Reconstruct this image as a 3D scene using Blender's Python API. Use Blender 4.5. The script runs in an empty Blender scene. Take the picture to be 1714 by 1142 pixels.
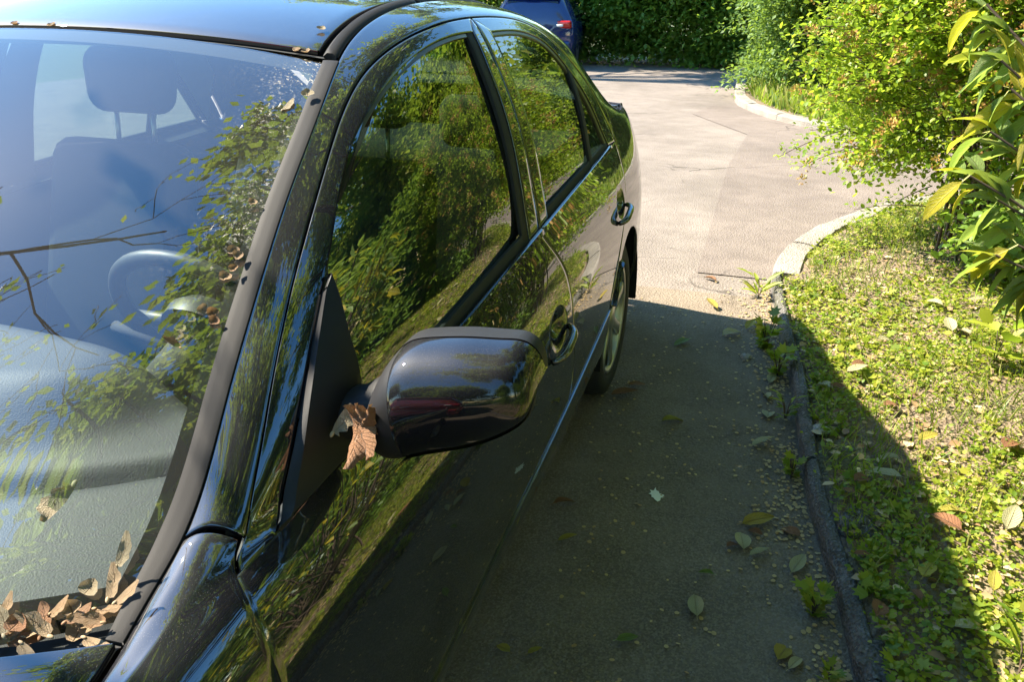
import bpy, math, random
import numpy as np
from mathutils import Vector, Matrix
R = math.radians
random.seed(11); rng = np.random.default_rng(11)
SC = bpy.context.scene
COL = SC.collection

# ------------------------------------------------------------------ camera, sky, sun, exposure
cam_d = bpy.data.cameras.new('camera'); cam = bpy.data.objects.new('camera', cam_d); COL.objects.link(cam)
cam.location = (0, 0, 1.55)
cam.rotation_euler = (R(90 - 25.0), 0, R(17.8))
cam_d.sensor_width = 36; cam_d.lens = 36 * 1330 / 1714
cam_d.clip_start = .05; cam_d.clip_end = 500
SC.camera = cam
SUN_EL, SUN_AZ = 45.0, 275.0            # azimuth clockwise from +Y
sd = Vector((math.sin(R(SUN_AZ)) * math.cos(R(SUN_EL)), math.cos(R(SUN_AZ)) * math.cos(R(SUN_EL)), math.sin(R(SUN_EL))))
world = bpy.data.worlds.new('World'); SC.world = world; world.use_nodes = True
wn = world.node_tree.nodes; wl = world.node_tree.links
sky = wn.new('ShaderNodeTexSky'); sky.sky_type = 'NISHITA'; sky.sun_disc = False
sky.sun_elevation = R(SUN_EL); sky.sun_rotation = R(SUN_AZ); sky.air_density = 1.3; sky.dust_density = .15; sky.ozone_density = 2.0
bg = wn['Background']; bg.inputs['Strength'].default_value = .115
hs = wn.new('ShaderNodeHueSaturation'); hs.inputs['Saturation'].default_value = 1.3
wl.new(sky.outputs[0], hs.inputs['Color']); wl.new(hs.outputs[0], bg.inputs['Color'])
sun_d = bpy.data.lights.new('sun', 'SUN'); sun = bpy.data.objects.new('sun', sun_d); COL.objects.link(sun)
sun_d.energy = 5.0; sun_d.angle = R(.53); sun_d.color = (1, .90, .72)
sun.rotation_euler = sd.to_track_quat('Z', 'Y').to_euler(); sun.location = sd * 30
SC.view_settings.view_transform = 'Standard'; SC.view_settings.look = 'None'
SC.view_settings.exposure = 2.1; SC.view_settings.gamma = 1; SC.view_settings.use_curve_mapping = False
SC.cycles.max_bounces = 10; SC.cycles.transparent_max_bounces = 24; SC.cycles.glossy_bounces = 5
SC.cycles.sample_clamp_indirect = 6; SC.cycles.caustics_reflective = False; SC.cycles.caustics_refractive = False
SC.cycles.use_denoising = True

# ------------------------------------------------------------------ material helpers
class M:
    def __init__(s, name):
        s.m = bpy.data.materials.new(name); s.m.use_nodes = True
        s.n = s.m.node_tree.nodes; s.l = s.m.node_tree.links
        s.b = s.n['Principled BSDF']; s.out = s.n['Material Output']
    def node(s, t, **k):
        n = s.n.new(t)
        for a, v in k.items(): setattr(n, a, v)
        return n
    def set(s, **k):
        for a, v in k.items():
            a = a.replace('_', ' ')
            if isinstance(v, tuple) and len(v) == 3: v = (*v, 1)
            s.b.inputs[a].default_value = v
        return s
    def link(s, a, b): s.l.new(a, b)
    def coord(s, kind='Object', scale=(1, 1, 1)):
        tc = s.node('ShaderNodeTexCoord'); mp = s.node('ShaderNodeMapping'); mp.inputs['Scale'].default_value = scale
        s.link(tc.outputs[kind], mp.inputs['Vector']); return mp.outputs[0]
    def noise(s, vec, scale, detail=4, rough=.55):
        n = s.node('ShaderNodeTexNoise'); n.inputs['Scale'].default_value = scale; n.inputs['Detail'].default_value = detail
        n.inputs['Roughness'].default_value = rough
        if vec is not None: s.link(vec, n.inputs['Vector'])
        return n.outputs['Fac']
    def voro(s, vec, scale, feature='F1', out='Distance'):
        n = s.node('ShaderNodeTexVoronoi', feature=feature); n.inputs['Scale'].default_value = scale
        if vec is not None: s.link(vec, n.inputs['Vector'])
        return n.outputs[out]
    def ramp(s, fac, stops, interp='LINEAR'):
        r = s.node('ShaderNodeValToRGB'); r.color_ramp.interpolation = interp
        while len(r.color_ramp.elements) < len(stops): r.color_ramp.elements.new(.5)
        for e, (p, c) in zip(r.color_ramp.elements, stops):
            e.position = p; e.color = (*c, 1) if len(c) == 3 else c
        s.link(fac, r.inputs[0]); return r.outputs[0]
    def g(s, fac, a, b):
        return s.ramp(fac, [(a, (0, 0, 0)), (b, (1, 1, 1))] if a < b else [(b, (1, 1, 1)), (a, (0, 0, 0))])
    def mix(s, fac, a, b, mode='MIX'):
        n = s.node('ShaderNodeMix', data_type='RGBA', blend_type=mode)
        for i, v in ((0, fac), (6, a), (7, b)):
            if isinstance(v, bpy.types.NodeSocket): s.link(v, n.inputs[i])
            else: n.inputs[i].default_value = (*v, 1) if isinstance(v, tuple) and len(v) == 3 else v
        return n.outputs[2]
    def math(s, op, a, b=0.0):
        n = s.node('ShaderNodeMath', operation=op)
        for i, v in enumerate((a, b)):
            if isinstance(v, bpy.types.NodeSocket): s.link(v, n.inputs[i])
            else: n.inputs[i].default_value = v
        return n.outputs[0]
    def bump(s, h, strength=.3, dist=.01):
        n = s.node('ShaderNodeBump'); n.inputs['Strength'].default_value = strength; n.inputs['Distance'].default_value = dist
        s.link(h, n.inputs['Height']); s.link(n.outputs[0], s.b.inputs['Normal']); return n
    def color(s, c): s.link(c, s.b.inputs['Base Color'])

MAT = {}
def plain(name, col, rough=.5, bump=None, metal=0, spec=.5, var=.15):
    m = M(name); m.set(Roughness=rough, Metallic=metal); m.b.inputs['Specular IOR Level'].default_value = spec
    v = m.coord(); n = m.noise(v, 9, 5)
    m.color(m.mix(n, tuple(c * (1 - var) for c in col), tuple(min(1, c * (1 + var)) for c in col)))
    if bump: m.bump(m.noise(v, bump[0], 3), bump[1], bump[2])
    MAT[name] = m.m; return m.m

def car_paint(name, col, dust=1.0, ior=2.1):
    m = M(name); v = m.coord()
    m.set(Roughness=.55, Metallic=0.0); m.b.inputs['Specular IOR Level'].default_value = .12; m.b.inputs['Coat Weight'].default_value = 1; m.b.inputs['Coat Roughness'].default_value = .012
    m.b.inputs['Coat IOR'].default_value = ior
    flake = m.voro(v, 1400, out='Color')
    base = m.mix(m.g(flake, .55, 1.0), col, tuple(c * 2.0 + .003 for c in col))
    geo = m.node('ShaderNodeNewGeometry'); sep = m.node('ShaderNodeSeparateXYZ'); m.link(geo.outputs['Normal'], sep.inputs[0])
    up = m.g(sep.outputs[2], .25, .9)
    sp = m.g(m.voro(v, 520), .20, .05)                              # pollen specks
    patch = m.g(m.noise(v, 14, 5), .42, .72)
    film = m.math('MULTIPLY', m.g(m.noise(v, 1.5, 3), .2, .9), .022)
    d = m.math('MULTIPLY', m.math('ADD', m.math('MULTIPLY', m.math('MULTIPLY', sp, patch), .75), film), m.math('MULTIPLY', up, dust))
    low = m.math('MULTIPLY', m.math('MULTIPLY', m.g(m.voro(v, 150), .12, .02), m.g(m.noise(v, 6), .5, .7)), .10 * dust)
    oz = m.node('ShaderNodeSeparateXYZ'); m.link(v, oz.inputs[0])
    splash = m.math('MULTIPLY', m.math('MULTIPLY', m.g(oz.outputs[2], .80, .25), m.g(m.noise(v, 7, 6, .65), .25, .75)), .085 * dust)
    d = m.math('ADD', m.math('ADD', d, low), splash)
    df = m.node('ShaderNodeBsdfDiffuse'); df.inputs['Color'].default_value = (.42, .38, .30, 1)
    mx = m.node('ShaderNodeMixShader'); m.color(base)
    m.link(d, mx.inputs[0]); m.link(m.b.outputs[0], mx.inputs[1]); m.link(df.outputs[0], mx.inputs[2]); m.link(mx.outputs[0], m.out.inputs[0])
    MAT[name] = m.m; return m.m

def glass(name, tint, ior, dust, edge=False):
    """thin pane: clear with Fresnel mirror on top, and a film of dust and pollen"""
    m = M(name); v = m.coord()
    tr = m.node('ShaderNodeBsdfTransparent'); tr.inputs[0].default_value = (*tint, 1)
    gl = m.node('ShaderNodeBsdfGlossy'); gl.inputs['Roughness'].default_value = 0.0
    fr = m.node('ShaderNodeFresnel'); ge = m.node('ShaderNodeNewGeometry')
    m.link(m.math('ADD', m.math('MULTIPLY', ge.outputs['Backfacing'], 1 / ior - ior), ior), fr.inputs['IOR'])      # same pane from either side
    a = m.node('ShaderNodeMixShader'); m.link(fr.outputs[0], a.inputs[0]); m.link(tr.outputs[0], a.inputs[1]); m.link(gl.outputs[0], a.inputs[2])
    df = m.node('ShaderNodeBsdfDiffuse'); df.inputs['Color'].default_value = (.50, .47, .42, 1)
    sp = m.math('MULTIPLY', m.g(m.voro(v, 420), .17, .05), m.g(m.noise(v, 12, 5), .45, .75))
    film = m.math('ADD', m.math('MULTIPLY', m.g(m.noise(v, 1.2, 3), .2, .9), .026), .024)
    d = m.math('MULTIPLY', m.math('ADD', m.math('MULTIPLY', sp, .55), film), dust)
    ea = m.node('ShaderNodeAttribute', attribute_name='edge')           # debris washed to the side of the pane
    crumb = m.math('MULTIPLY', m.g(m.noise(v, 160, 3, .7), .56, .66), m.g(m.noise(v, 9, 4), .42, .62))
    d = m.math('ADD', d, m.math('MULTIPLY', m.math('ADD', m.math('MULTIPLY', crumb, .8), m.math('MULTIPLY', m.g(m.voro(v, 300), .22, .08), .5)), ea.outputs['Fac']))
    b = m.node('ShaderNodeMixShader'); m.link(d, b.inputs[0]); m.link(a.outputs[0], b.inputs[1]); m.link(df.outputs[0], b.inputs[2])
    m.link(b.outputs[0], m.out.inputs[0])
    MAT[name] = m.m; return m.m

def leaf_mat(name, stops, trans=.45, rough=.45, veins=False, vein=(.55, .60, .28), glow=(.55, .75, .06)):
    """colour by a random tint stored on each leaf"""
    m = M(name); at = m.node('ShaderNodeAttribute', attribute_name='tint')
    oi = m.node('ShaderNodeObjectInfo')
    f = m.math('FRACT', m.math('ADD', at.outputs['Fac'], m.math('MULTIPLY', oi.outputs['Random'], .999)))
    c = m.ramp(f, stops)
    v = m.coord('UV') if veins else m.coord()
    if veins:
        sx = m.node('ShaderNodeSeparateXYZ'); m.link(v, sx.inputs[0])
        mid = m.math('ABSOLUTE', m.math('SUBTRACT', sx.outputs[0], .5))
        w = m.math('ADD', m.math('MULTIPLY', sx.outputs[1], 9), m.math('MULTIPLY', mid, -5))
        side = m.math('ABSOLUTE', m.math('SUBTRACT', m.math('FRACT', w), .5))
        ve = m.math('MAXIMUM', m.g(mid, .035, .0), m.math('MULTIPLY', m.g(side, .10, .0), .6))
        c = m.mix(m.math('MULTIPLY', ve, .62), c, vein)
        h = m.math('ADD', m.math('MULTIPLY', ve, -1.0), m.math('MULTIPLY', m.noise(v, 26, 3), .7))
        m.bump(h, .9, .006)
        c = m.mix(m.math('MULTIPLY', m.g(m.noise(v, 5, 4), .55, .8), .5), c, (.30, .17, .05))
    else:
        c = m.mix(m.noise(v, 30, 2), c, (.8, .8, .8), 'MULTIPLY') if False else c
    m.color(c); m.set(Roughness=rough)
    tl = m.node('ShaderNodeBsdfTranslucent'); m.link(m.mix(.35, c, glow), tl.inputs[0])
    mx = m.node('ShaderNodeMixShader'); mx.inputs[0].default_value = trans
    m.link(m.b.outputs[0], mx.inputs[1]); m.link(tl.outputs[0], mx.inputs[2]); m.link(mx.outputs[0], m.out.inputs[0])
    MAT[name] = m.m; return m.m

car_paint('black_paint', (.0045, .005, .009))
car_paint('mirror_paint', (.002, .002, .004), .35, 1.55)
car_paint('blue_paint', (.004, .016, .095), .3, 1.7)
glass('windshield_glass', (.82, .90, .90), 2.4, 1.0)
glass('side_glass', (.33, .43, .37), 2.75, .25)
plain('black_plastic', (.016, .016, .018), .52, (900, .35, .0008), spec=.25)
plain('grey_trim', (.022, .021, .022), .62, (700, .3, .0006), spec=.12)
plain('rubber', (.012, .012, .012), .75)
plain('gap_black', (.003, .003, .003), .9)
plain('window_channel', (.085, .082, .055), .35)
plain('dash_plastic', (.042, .044, .047), .6, (420, .55, .0016))
plain('wheel_plastic', (.03, .031, .033), .5)
plain('cabin_cloth', (.035, .036, .04), .9, (500, .4, .002))
plain('headliner', (.33, .32, .30), .9)
plain('headrest_cloth', (.045, .047, .05), .85, (500, .4, .002))
plain('bright_metal', (.55, .56, .56), .28, None, 1)
plain('alloy', (.42, .42, .41), .35, None, .9)
plain('tyre', (.016, .016, .016), .8, (120, .4, .004))
plain('mirror_silver', (.9, .9, .9), .02, None, 1)
plain('bark', (.07, .052, .038), .9, (40, .8, .02))
plain('twig', (.095, .065, .045), .8)
plain('tail_lens', (.35, .01, .008), .12)
plain('lens_clear', (.6, .6, .6), .1)
plain('dark_glass', (.01, .012, .014), .05)
plain('white_paper', (.78, .78, .72), .8)
plain('stone', (.30, .28, .25), .9, (45, .8, .01))

def m_asphalt(name, a, b, warm, stain):
    m = M(name); v = m.coord()
    big = m.noise(v, .55, 6); mid = m.noise(v, 5, 6)
    st = m.voro(v, 210, out='Color'); st2 = m.voro(v, 95)
    c = m.mix(m.g(mid, .3, .75), a, b)
    c = m.mix(m.math('MULTIPLY', m.g(st, .35, .95), .45), c, warm)
    c = m.mix(m.math('MULTIPLY', m.g(st2, .16, .03), .65), c, tuple(x * .35 for x in a))
    c = m.mix(m.math('MULTIPLY', m.g(big, .42, .66), stain), c, tuple(x * .55 for x in a))
    wn_ = m.node('ShaderNodeTexNoise'); wn_.inputs['Scale'].default_value = 2.2; wn_.inputs['Detail'].default_value = 5; m.link(v, wn_.inputs['Vector'])
    va = m.node('ShaderNodeVectorMath', operation='MULTIPLY_ADD'); m.link(wn_.outputs['Color'], va.inputs[0]); va.inputs[1].default_value = (.5, .5, .5); m.link(v, va.inputs[2])
    crack = m.math('MULTIPLY', m.g(m.voro(va.outputs[0], .62, 'DISTANCE_TO_EDGE'), .010, .002), m.g(m.noise(v, .9, 3), .48, .60))
    c = m.mix(m.math('MULTIPLY', crack, .8), c, tuple(x * .25 for x in a))
    c = m.mix(m.math('MULTIPLY', m.g(m.noise(v, 1.7, 7, .7), .52, .62), .35), c, tuple(x * 1.25 for x in b))
    m.color(c); m.set(Roughness=.92); m.b.inputs['Specular IOR Level'].default_value = .25
    h = m.math('ADD', m.math('MULTIPLY', st2, .9), m.math('MULTIPLY', m.noise(v, 60, 4), .9))
    m.bump(h, .75, .006)
    MAT[name] = m.m
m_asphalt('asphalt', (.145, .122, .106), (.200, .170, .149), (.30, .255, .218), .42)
m_asphalt('asphalt_patch', (.130, .106, .093), (.180, .149, .130), (.265, .222, .192), .38)
m_asphalt('asphalt_drive', (.125, .100, .076), (.185, .150, .116), (.40, .33, .26), .55)  # worn tone, with colour lowered further to deepen the shade beside the car

def m_soil():
    m = M('soil'); v = m.coord()
    c = m.mix(m.g(m.noise(v, 7, 6), .3, .7), (.10, .072, .048), (.25, .18, .12))
    c = m.mix(m.math('MULTIPLY', m.g(m.voro(v, 60, out='Color'), .5, .9), .6), c, (.30, .22, .13))
    c = m.mix(m.math('MULTIPLY', m.g(m.noise(v, 2.3, 5), .5, .62), .6), c, (.065, .08, .022))
    m.color(c); m.set(Roughness=.95)
    m.bump(m.math('ADD', m.noise(v, 40, 6), m.voro(v, 70)), .9, .02); MAT['soil'] = m.m
m_soil()
def m_concrete():
    m = M('kerb_concrete'); v = m.coord()
    c = m.mix(m.g(m.noise(v, 6, 6), .3, .7), (.19, .168, .145), (.29, .258, .222))
    c = m.mix(m.math('MULTIPLY', m.g(m.voro(v, 110), .25, .05), .6), c, (.12, .11, .10))
    m.color(c); m.set(Roughness=.92); m.bump(m.math('ADD', m.noise(v, 55, 6), m.voro(v, 90)), .8, .008); MAT['kerb_concrete'] = m.m
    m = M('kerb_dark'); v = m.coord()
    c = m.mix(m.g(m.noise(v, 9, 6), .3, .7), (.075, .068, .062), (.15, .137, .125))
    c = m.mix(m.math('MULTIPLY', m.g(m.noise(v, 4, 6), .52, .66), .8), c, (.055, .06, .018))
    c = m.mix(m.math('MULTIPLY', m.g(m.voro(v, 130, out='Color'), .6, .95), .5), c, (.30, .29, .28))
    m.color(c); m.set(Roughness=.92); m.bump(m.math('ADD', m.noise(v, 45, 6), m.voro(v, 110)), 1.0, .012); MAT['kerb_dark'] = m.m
    m = M('field'); v = m.coord()
    m.color(m.mix(m.noise(v, .4, 6), (.05, .07, .02), (.11, .12, .05))); m.set(Roughness=.95); MAT['field'] = m.m
m_concrete()

leaf_mat('viburnum_leaf', [(0, (.16, .26, .06)), (.5, (.22, .32, .08)), (.60, (.29, .36, .09)), (.70, (.48, .42, .02)), (1, (.56, .42, .012))], .5, .5, True)
leaf_mat('spiraea_leaf', [(0, (.12, .22, .014)), (.5, (.19, .285, .016)), (1, (.30, .34, .018))], .55, .45)
leaf_mat('spiraea_flower', [(0, (.30, .14, .03)), (.6, (.42, .23, .06)), (1, (.50, .34, .12))], .2, .8)
leaf_mat('hedge_leaf', [(0, (.10, .195, .028)), (.6, (.14, .25, .036)), (1, (.20, .30, .045))], .5, .5)
leaf_mat('cypress_leaf', [(0, (.065, .135, .028)), (.6, (.10, .185, .038)), (1, (.15, .23, .045))], .40, .6)
leaf_mat('maple_leaf', [(0, (.09, .17, .014)), (.6, (.15, .23, .018)), (1, (.27, .28, .03))], .55, .45)
leaf_mat('lime_leaf', [(0, (.09, .16, .010)), (.6, (.17, .23, .012)), (1, (.26, .27, .015))], .5, .45)
leaf_mat('weed_leaf', [(0, (.09, .17, .014)), (.30, (.18, .25, .018)), (.75, (.29, .32, .024)), (1, (.42, .38, .08))], .48, .5)
leaf_mat('grass_blade', [(0, (.09, .16, .015)), (.6, (.16, .21, .02)), (1, (.38, .32, .12))], .42, .5)
leaf_mat('litter', [(0, (.25, .14, .07)), (.5, (.42, .29, .15)), (1, (.56, .45, .28))], .15, .8, glow=(.45, .28, .10))
leaf_mat('samara', [(0, (.42, .30, .14)), (.5, (.55, .42, .20)), (1, (.36, .22, .09))], .25, .75, glow=(.45, .28, .10))
leaf_mat('seed_dry', [(0, (.36, .20, .10)), (.4, (.45, .29, .16)), (.8, (.50, .37, .23)), (1, (.33, .16, .08))], .2, .7, True, vein=(.20, .11, .05), glow=(.45, .28, .10))
leaf_mat('seed_pale', [(0, (.42, .36, .24)), (1, (.48, .39, .25))], .25, .7, True, vein=(.20, .11, .05), glow=(.45, .28, .10))
leaf_mat('fallen_yellow', [(0, (.33, .30, .03)), (.5, (.42, .36, .05)), (1, (.40, .28, .03))], .2, .6, True, vein=(.20, .11, .05), glow=(.45, .28, .10))
leaf_mat('fallen_pale', [(0, (.42, .40, .22)), (1, (.50, .46, .26))], .2, .65, True, vein=(.20, .11, .05), glow=(.45, .28, .10))
leaf_mat('fallen_brown', [(0, (.20, .085, .035)), (1, (.27, .13, .06))], .1, .7, True, vein=(.20, .11, .05), glow=(.45, .28, .10))
leaf_mat('fallen_green', [(0, (.12, .20, .03)), (1, (.19, .26, .05))], .2, .6, True)

# ------------------------------------------------------------------ object helpers
def tag(o, label=None, cat=None, group=None, kind=None):
    for k, v in (('label', label), ('category', cat), ('group', group), ('kind', kind)):
        if v: o[k] = v
    return o
WLOC = {}
def hang(o, parent):
    """parent o, whose own coordinates are world coordinates"""
    o.parent = parent; o.matrix_parent_inverse = Matrix.Translation(-WLOC.get(parent.name, Vector((0, 0, 0))))
def empty(name, loc=(0, 0, 0), parent=None):
    o = bpy.data.objects.new(name, None); COL.objects.link(o); o.location = loc; o.empty_display_size = .1
    WLOC[o.name] = Vector(loc)
    if parent: hang(o, parent)
    return o
def mesh(name, V, F, mat, parent=None, smooth=True, loc=None, tint=None, uv=None):
    me = bpy.data.meshes.new(name)
    me.from_pydata([tuple(v) for v in V], [], [tuple(f) for f in F]); me.validate()
    if smooth: me.polygons.foreach_set('use_smooth', [True] * len(me.polygons))
    me.materials.append(MAT[mat] if isinstance(mat, str) else mat)
    if uv is not None:
        l = me.uv_layers.new(name='UVMap')
        for lp in me.loops: l.data[lp.index].uv = uv[lp.vertex_index]
    me.update()
    o = bpy.data.objects.new(name, me); COL.objects.link(o)
    if parent: hang(o, parent)
    if loc is not None: o.location = loc; WLOC[o.name] = Vector(loc)
    return o
def bmesh_join(parts):
    V, F = [], []
    for v, f in parts:
        b = len(V); V += [tuple(x) for x in v]; F += [tuple(i + b for i in q) for q in f]
    return V, F
def gfaces(n, m, closed=False, flip=False, base=0):
    F = []
    for i in range(n - 1):
        for j in range(m if closed else m - 1):
            k = (j + 1) % m
            q = (base + i * m + j, base + (i + 1) * m + j, base + (i + 1) * m + k, base + i * m + k)
            F.append(q[::-1] if flip else q)
    return F
def tube(path, rad, n=8, cap=True):
    P = np.array(path, float); k = len(P)
    r = np.full(k, rad) if np.isscalar(rad) else np.array(rad, float)
    T = np.gradient(P, axis=0); T /= np.linalg.norm(T, axis=1)[:, None] + 1e-9
    ref = np.array([0, 0, 1.]) if abs(T[0][2]) < .9 else np.array([1., 0, 0])
    V = []; a = np.linspace(0, 2 * math.pi, n, endpoint=False)
    u = np.cross(T[0], ref); u /= np.linalg.norm(u)
    for i in range(k):
        u = u - T[i] * (u @ T[i]); u /= np.linalg.norm(u) + 1e-9; w = np.cross(T[i], u)
        V += [P[i] + r[i] * (math.cos(x) * u + math.sin(x) * w) for x in a]
    F = gfaces(k, n, True)
    if cap: F += [tuple(range(n)), tuple(range((k - 1) * n, k * n))[::-1]]
    return V, F
def rbox(sx, sy, sz, r=.02, seg=3, c=(0, 0, 0)):
    """rounded box as a superquadric-like shell"""
    nu, nv = 4 * (seg + 1), 2 * (seg + 1); V = []
    hs = (sx / 2, sy / 2, sz / 2); r = min(r, *hs)
    for j in range(nv):
        ph = -math.pi / 2 + math.pi / 2 * (j % (seg + 1)) / seg if j <= seg else math.pi / 2 * ((j - seg - 1) / seg)
        zc = -hs[2] + r if j <= seg else hs[2] - r
        for i in range(nu):
            q, k = divmod(i, seg + 1); th = math.pi / 2 * (q + k / seg)
            cx = (hs[0] - r) * (1 if q in (0, 3) else -1); cy = (hs[1] - r) * (1 if q in (0, 1) else -1)
            V.append((c[0] + cx + r * math.cos(ph) * math.cos(th), c[1] + cy + r * math.cos(ph) * math.sin(th), c[2] + zc + r * math.sin(ph)))
    F = gfaces(nv, nu, True, True)
    F += [tuple(range(nu)), tuple(range((nv - 1) * nu, nv * nu))[::-1]]
    return V, F
def xf(vf, M4):
    V, F = vf; return [tuple(M4 @ Vector(v)) for v in V], F
def resample(pts, n, lin=False, scale=(1, .15)):
    P = np.array(pts, float); sc = np.array(scale)[:P.shape[1]] if P.shape[1] == 2 else np.ones(P.shape[1])
    s = np.r_[0, np.cumsum(np.linalg.norm(np.diff(P, axis=0) * sc, axis=1))]; s /= s[-1]
    x = np.linspace(0, 1, n)
    if lin or len(P) < 3: return np.stack([np.interp(x, s, P[:, k]) for k in range(P.shape[1])], 1)
    out = []
    for k in range(P.shape[1]):
        f = nspl(s, P[:, k]); out.append([f(a) for a in x])
    return np.array(out).T
def nspl(xs, ys):
    xs = np.array(xs, float); ys = np.array(ys, float); n = len(xs); h = np.diff(xs)
    A = np.zeros((n, n)); b = np.zeros(n); A[0, 0] = A[-1, -1] = 1
    for i in range(1, n - 1):
        A[i, i - 1] = h[i - 1]; A[i, i] = 2 * (h[i - 1] + h[i]); A[i, i + 1] = h[i]
        b[i] = 6 * ((ys[i + 1] - ys[i]) / h[i] - (ys[i] - ys[i - 1]) / h[i - 1])
    Mm = np.linalg.solve(A, b)
    def f(x):
        i = int(np.clip(np.searchsorted(xs, x) - 1, 0, n - 2)); H = h[i]
        if x < xs[0]: return ys[0] + (x - xs[0]) * ((ys[1] - ys[0]) / h[0] - h[0] * Mm[1] / 6)
        if x > xs[-1]: return ys[-1] + (x - xs[-1]) * ((ys[-1] - ys[-2]) / h[-1] + h[-1] * Mm[-2] / 6)
        a = xs[i + 1] - x; d = x - xs[i]
        return Mm[i] * a**3 / (6 * H) + Mm[i + 1] * d**3 / (6 * H) + (ys[i] / H - Mm[i] * H / 6) * a + (ys[i + 1] / H - Mm[i + 1] * H / 6) * d
    return f

# leaf clouds: many small leaves in one mesh
LEAF2 = (np.array([(0, 0, 0), (.28, .45, .06), (0, 1, -.03), (-.28, .45, .06)]), [(0, 1, 2), (0, 2, 3)])
LEAF_OVAL = (np.array([(0, 0, 0), (.30, .28, .06), (.30, .66, .05), (0, 1, -.06), (-.30, .66, .05), (-.30, .28, .06), (0, .5, 0)]),
             [(0, 1, 6), (1, 2, 6), (2, 3, 6), (3, 4, 6), (4, 5, 6), (5, 0, 6)])
BLADE = (np.array([(-.035, 0, 0), (.035, 0, 0), (.028, .55, .03), (-.028, .55, .03), (0, 1, .12)]), [(0, 1, 2, 3), (3, 2, 4)])
LOBED = (np.array([(0, 0, 0), (.22, .1, .02), (.50, .28, .05), (.26, .42, .02), (.42, .75, .04), (.12, .66, .02), (0, 1.0, -.02),
                   (-.12, .66, .02), (-.42, .75, .04), (-.26, .42, .02), (-.50, .28, .05), (-.22, .1, .02)]), [tuple(range(12))])
def cloud(name, pos, axis, size, tmpl, mat, parent=None, tint=None, nrm_up=.6, spin=None):
    N = len(pos); T, TF = tmpl; k = len(T)
    pos = np.asarray(pos, float); ax = np.asarray(axis, float); ax = ax / (np.linalg.norm(ax, axis=1)[:, None] + 1e-9)
    up = rng.normal(size=(N, 3)); up[:, 2] = np.abs(up[:, 2]) + nrm_up * 3 if nrm_up >= 0 else up[:, 2]
    xx = np.cross(ax, up); xx /= np.linalg.norm(xx, axis=1)[:, None] + 1e-9; zz = np.cross(xx, ax)
    size = np.asarray(size, float) * np.ones(N)
    V = pos[:, None, :] + size[:, None, None] * (T[None, :, 0:1] * xx[:, None] + T[None, :, 1:2] * ax[:, None] + T[None, :, 2:3] * zz[:, None])
    V = V.reshape(-1, 3)
    me = bpy.data.meshes.new(name)
    ls = [len(f) for f in TF]; nl = sum(ls)
    loops = (np.concatenate([np.array(f) for f in TF])[None] + (np.arange(N) * k)[:, None]).ravel()
    tot = np.tile(ls, N); start = np.r_[0, np.cumsum(tot)[:-1]]
    me.vertices.add(len(V)); me.vertices.foreach_set('co', V.ravel())
    me.loops.add(len(loops)); me.loops.foreach_set('vertex_index', loops.astype(np.int32))
    me.polygons.add(len(tot)); me.polygons.foreach_set('loop_start', start.astype(np.int32)); me.polygons.foreach_set('loop_total', tot.astype(np.int32))
    t = rng.random(N) if tint is None else np.asarray(tint)
    a = me.attributes.new('tint', 'FLOAT', 'POINT'); a.data.foreach_set('value', np.repeat(t, k).astype(np.float32))
    me.update(calc_edges=True); me.materials.append(MAT[mat])
    o = bpy.data.objects.new(name, me); COL.objects.link(o)
    if parent: hang(o, parent)
    return o
def unit(v): v = np.asarray(v, float); return v / (np.linalg.norm(v, axis=-1, keepdims=True) + 1e-9)

# ------------------------------------------------------------------ ground
def gz(y): return -.028 * np.maximum(0, np.asarray(y, float) - 4.5)
def sheet(name, x0, x1, y0, y1, dz, mat, nx=40, ny=60):
    X = np.linspace(x0, x1, nx); Y = np.linspace(y0, y1, ny)
    V = [(x, y, float(gz(y)) + dz) for y in Y for x in X]
    o = mesh(name, V, gfaces(ny, nx, flip=True), mat); return tag(o, kind='structure')
tag(sheet('ground', -150, 150, -120, 220, -.03, 'field', 12, 341), 'rough green ground around the parking place')
tag(sheet('road', -12, 9, -9, 21, 0, 'asphalt', 8, 61), 'sunlit grey asphalt road')
def flat_poly(name, pts, dz, mat, label):
    V = [(x, y, float(gz(y)) + dz) for x, y in pts]
    return tag(mesh(name, V, [tuple(range(len(V)))], mat, smooth=False), label, kind='structure')
# asphalt strip toned darker for car shade, and a later repair in the road
def strip_poly(name, L, Rr, dz, mat, label):
    V = []
    for (a, b) in zip(L, Rr):
        V += [(a[0], a[1], float(gz(a[1])) + dz), (b[0], b[1], float(gz(b[1])) + dz)]
    F = [(2 * i, 2 * i + 1, 2 * i + 3, 2 * i + 2) for i in range(len(L) - 1)]
    return tag(mesh(name, V, F, mat, smooth=False), label, kind='structure')
ys = np.linspace(-9, 3.95, 14)
strip_poly('driveway', [(-6.5, y) for y in ys], [(1.2, y + .12 * math.sin(y * 2)) for y in ys], .004, 'asphalt_drive', 'worn asphalt under the parked sedan, toned darker to deepen the shade')
strip_poly('road_patch', [(-.30, 4.35), (-.31, 5.4), (-.33, 6.5), (-.34, 7.6), (-.29, 8.8), (-.26, 9.55), (-1.04, 11.1), (-.85, 12.1)],
           [(3.2, 4.35), (3.2, 5.4), (3.2, 6.5), (3.2, 7.6), (3.2, 8.8), (3.2, 9.65), (3.2, 11.2), (3.2, 12.1)], .006, 'asphalt_patch', 'pinkish asphalt repair with a straight tar joint')

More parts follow.
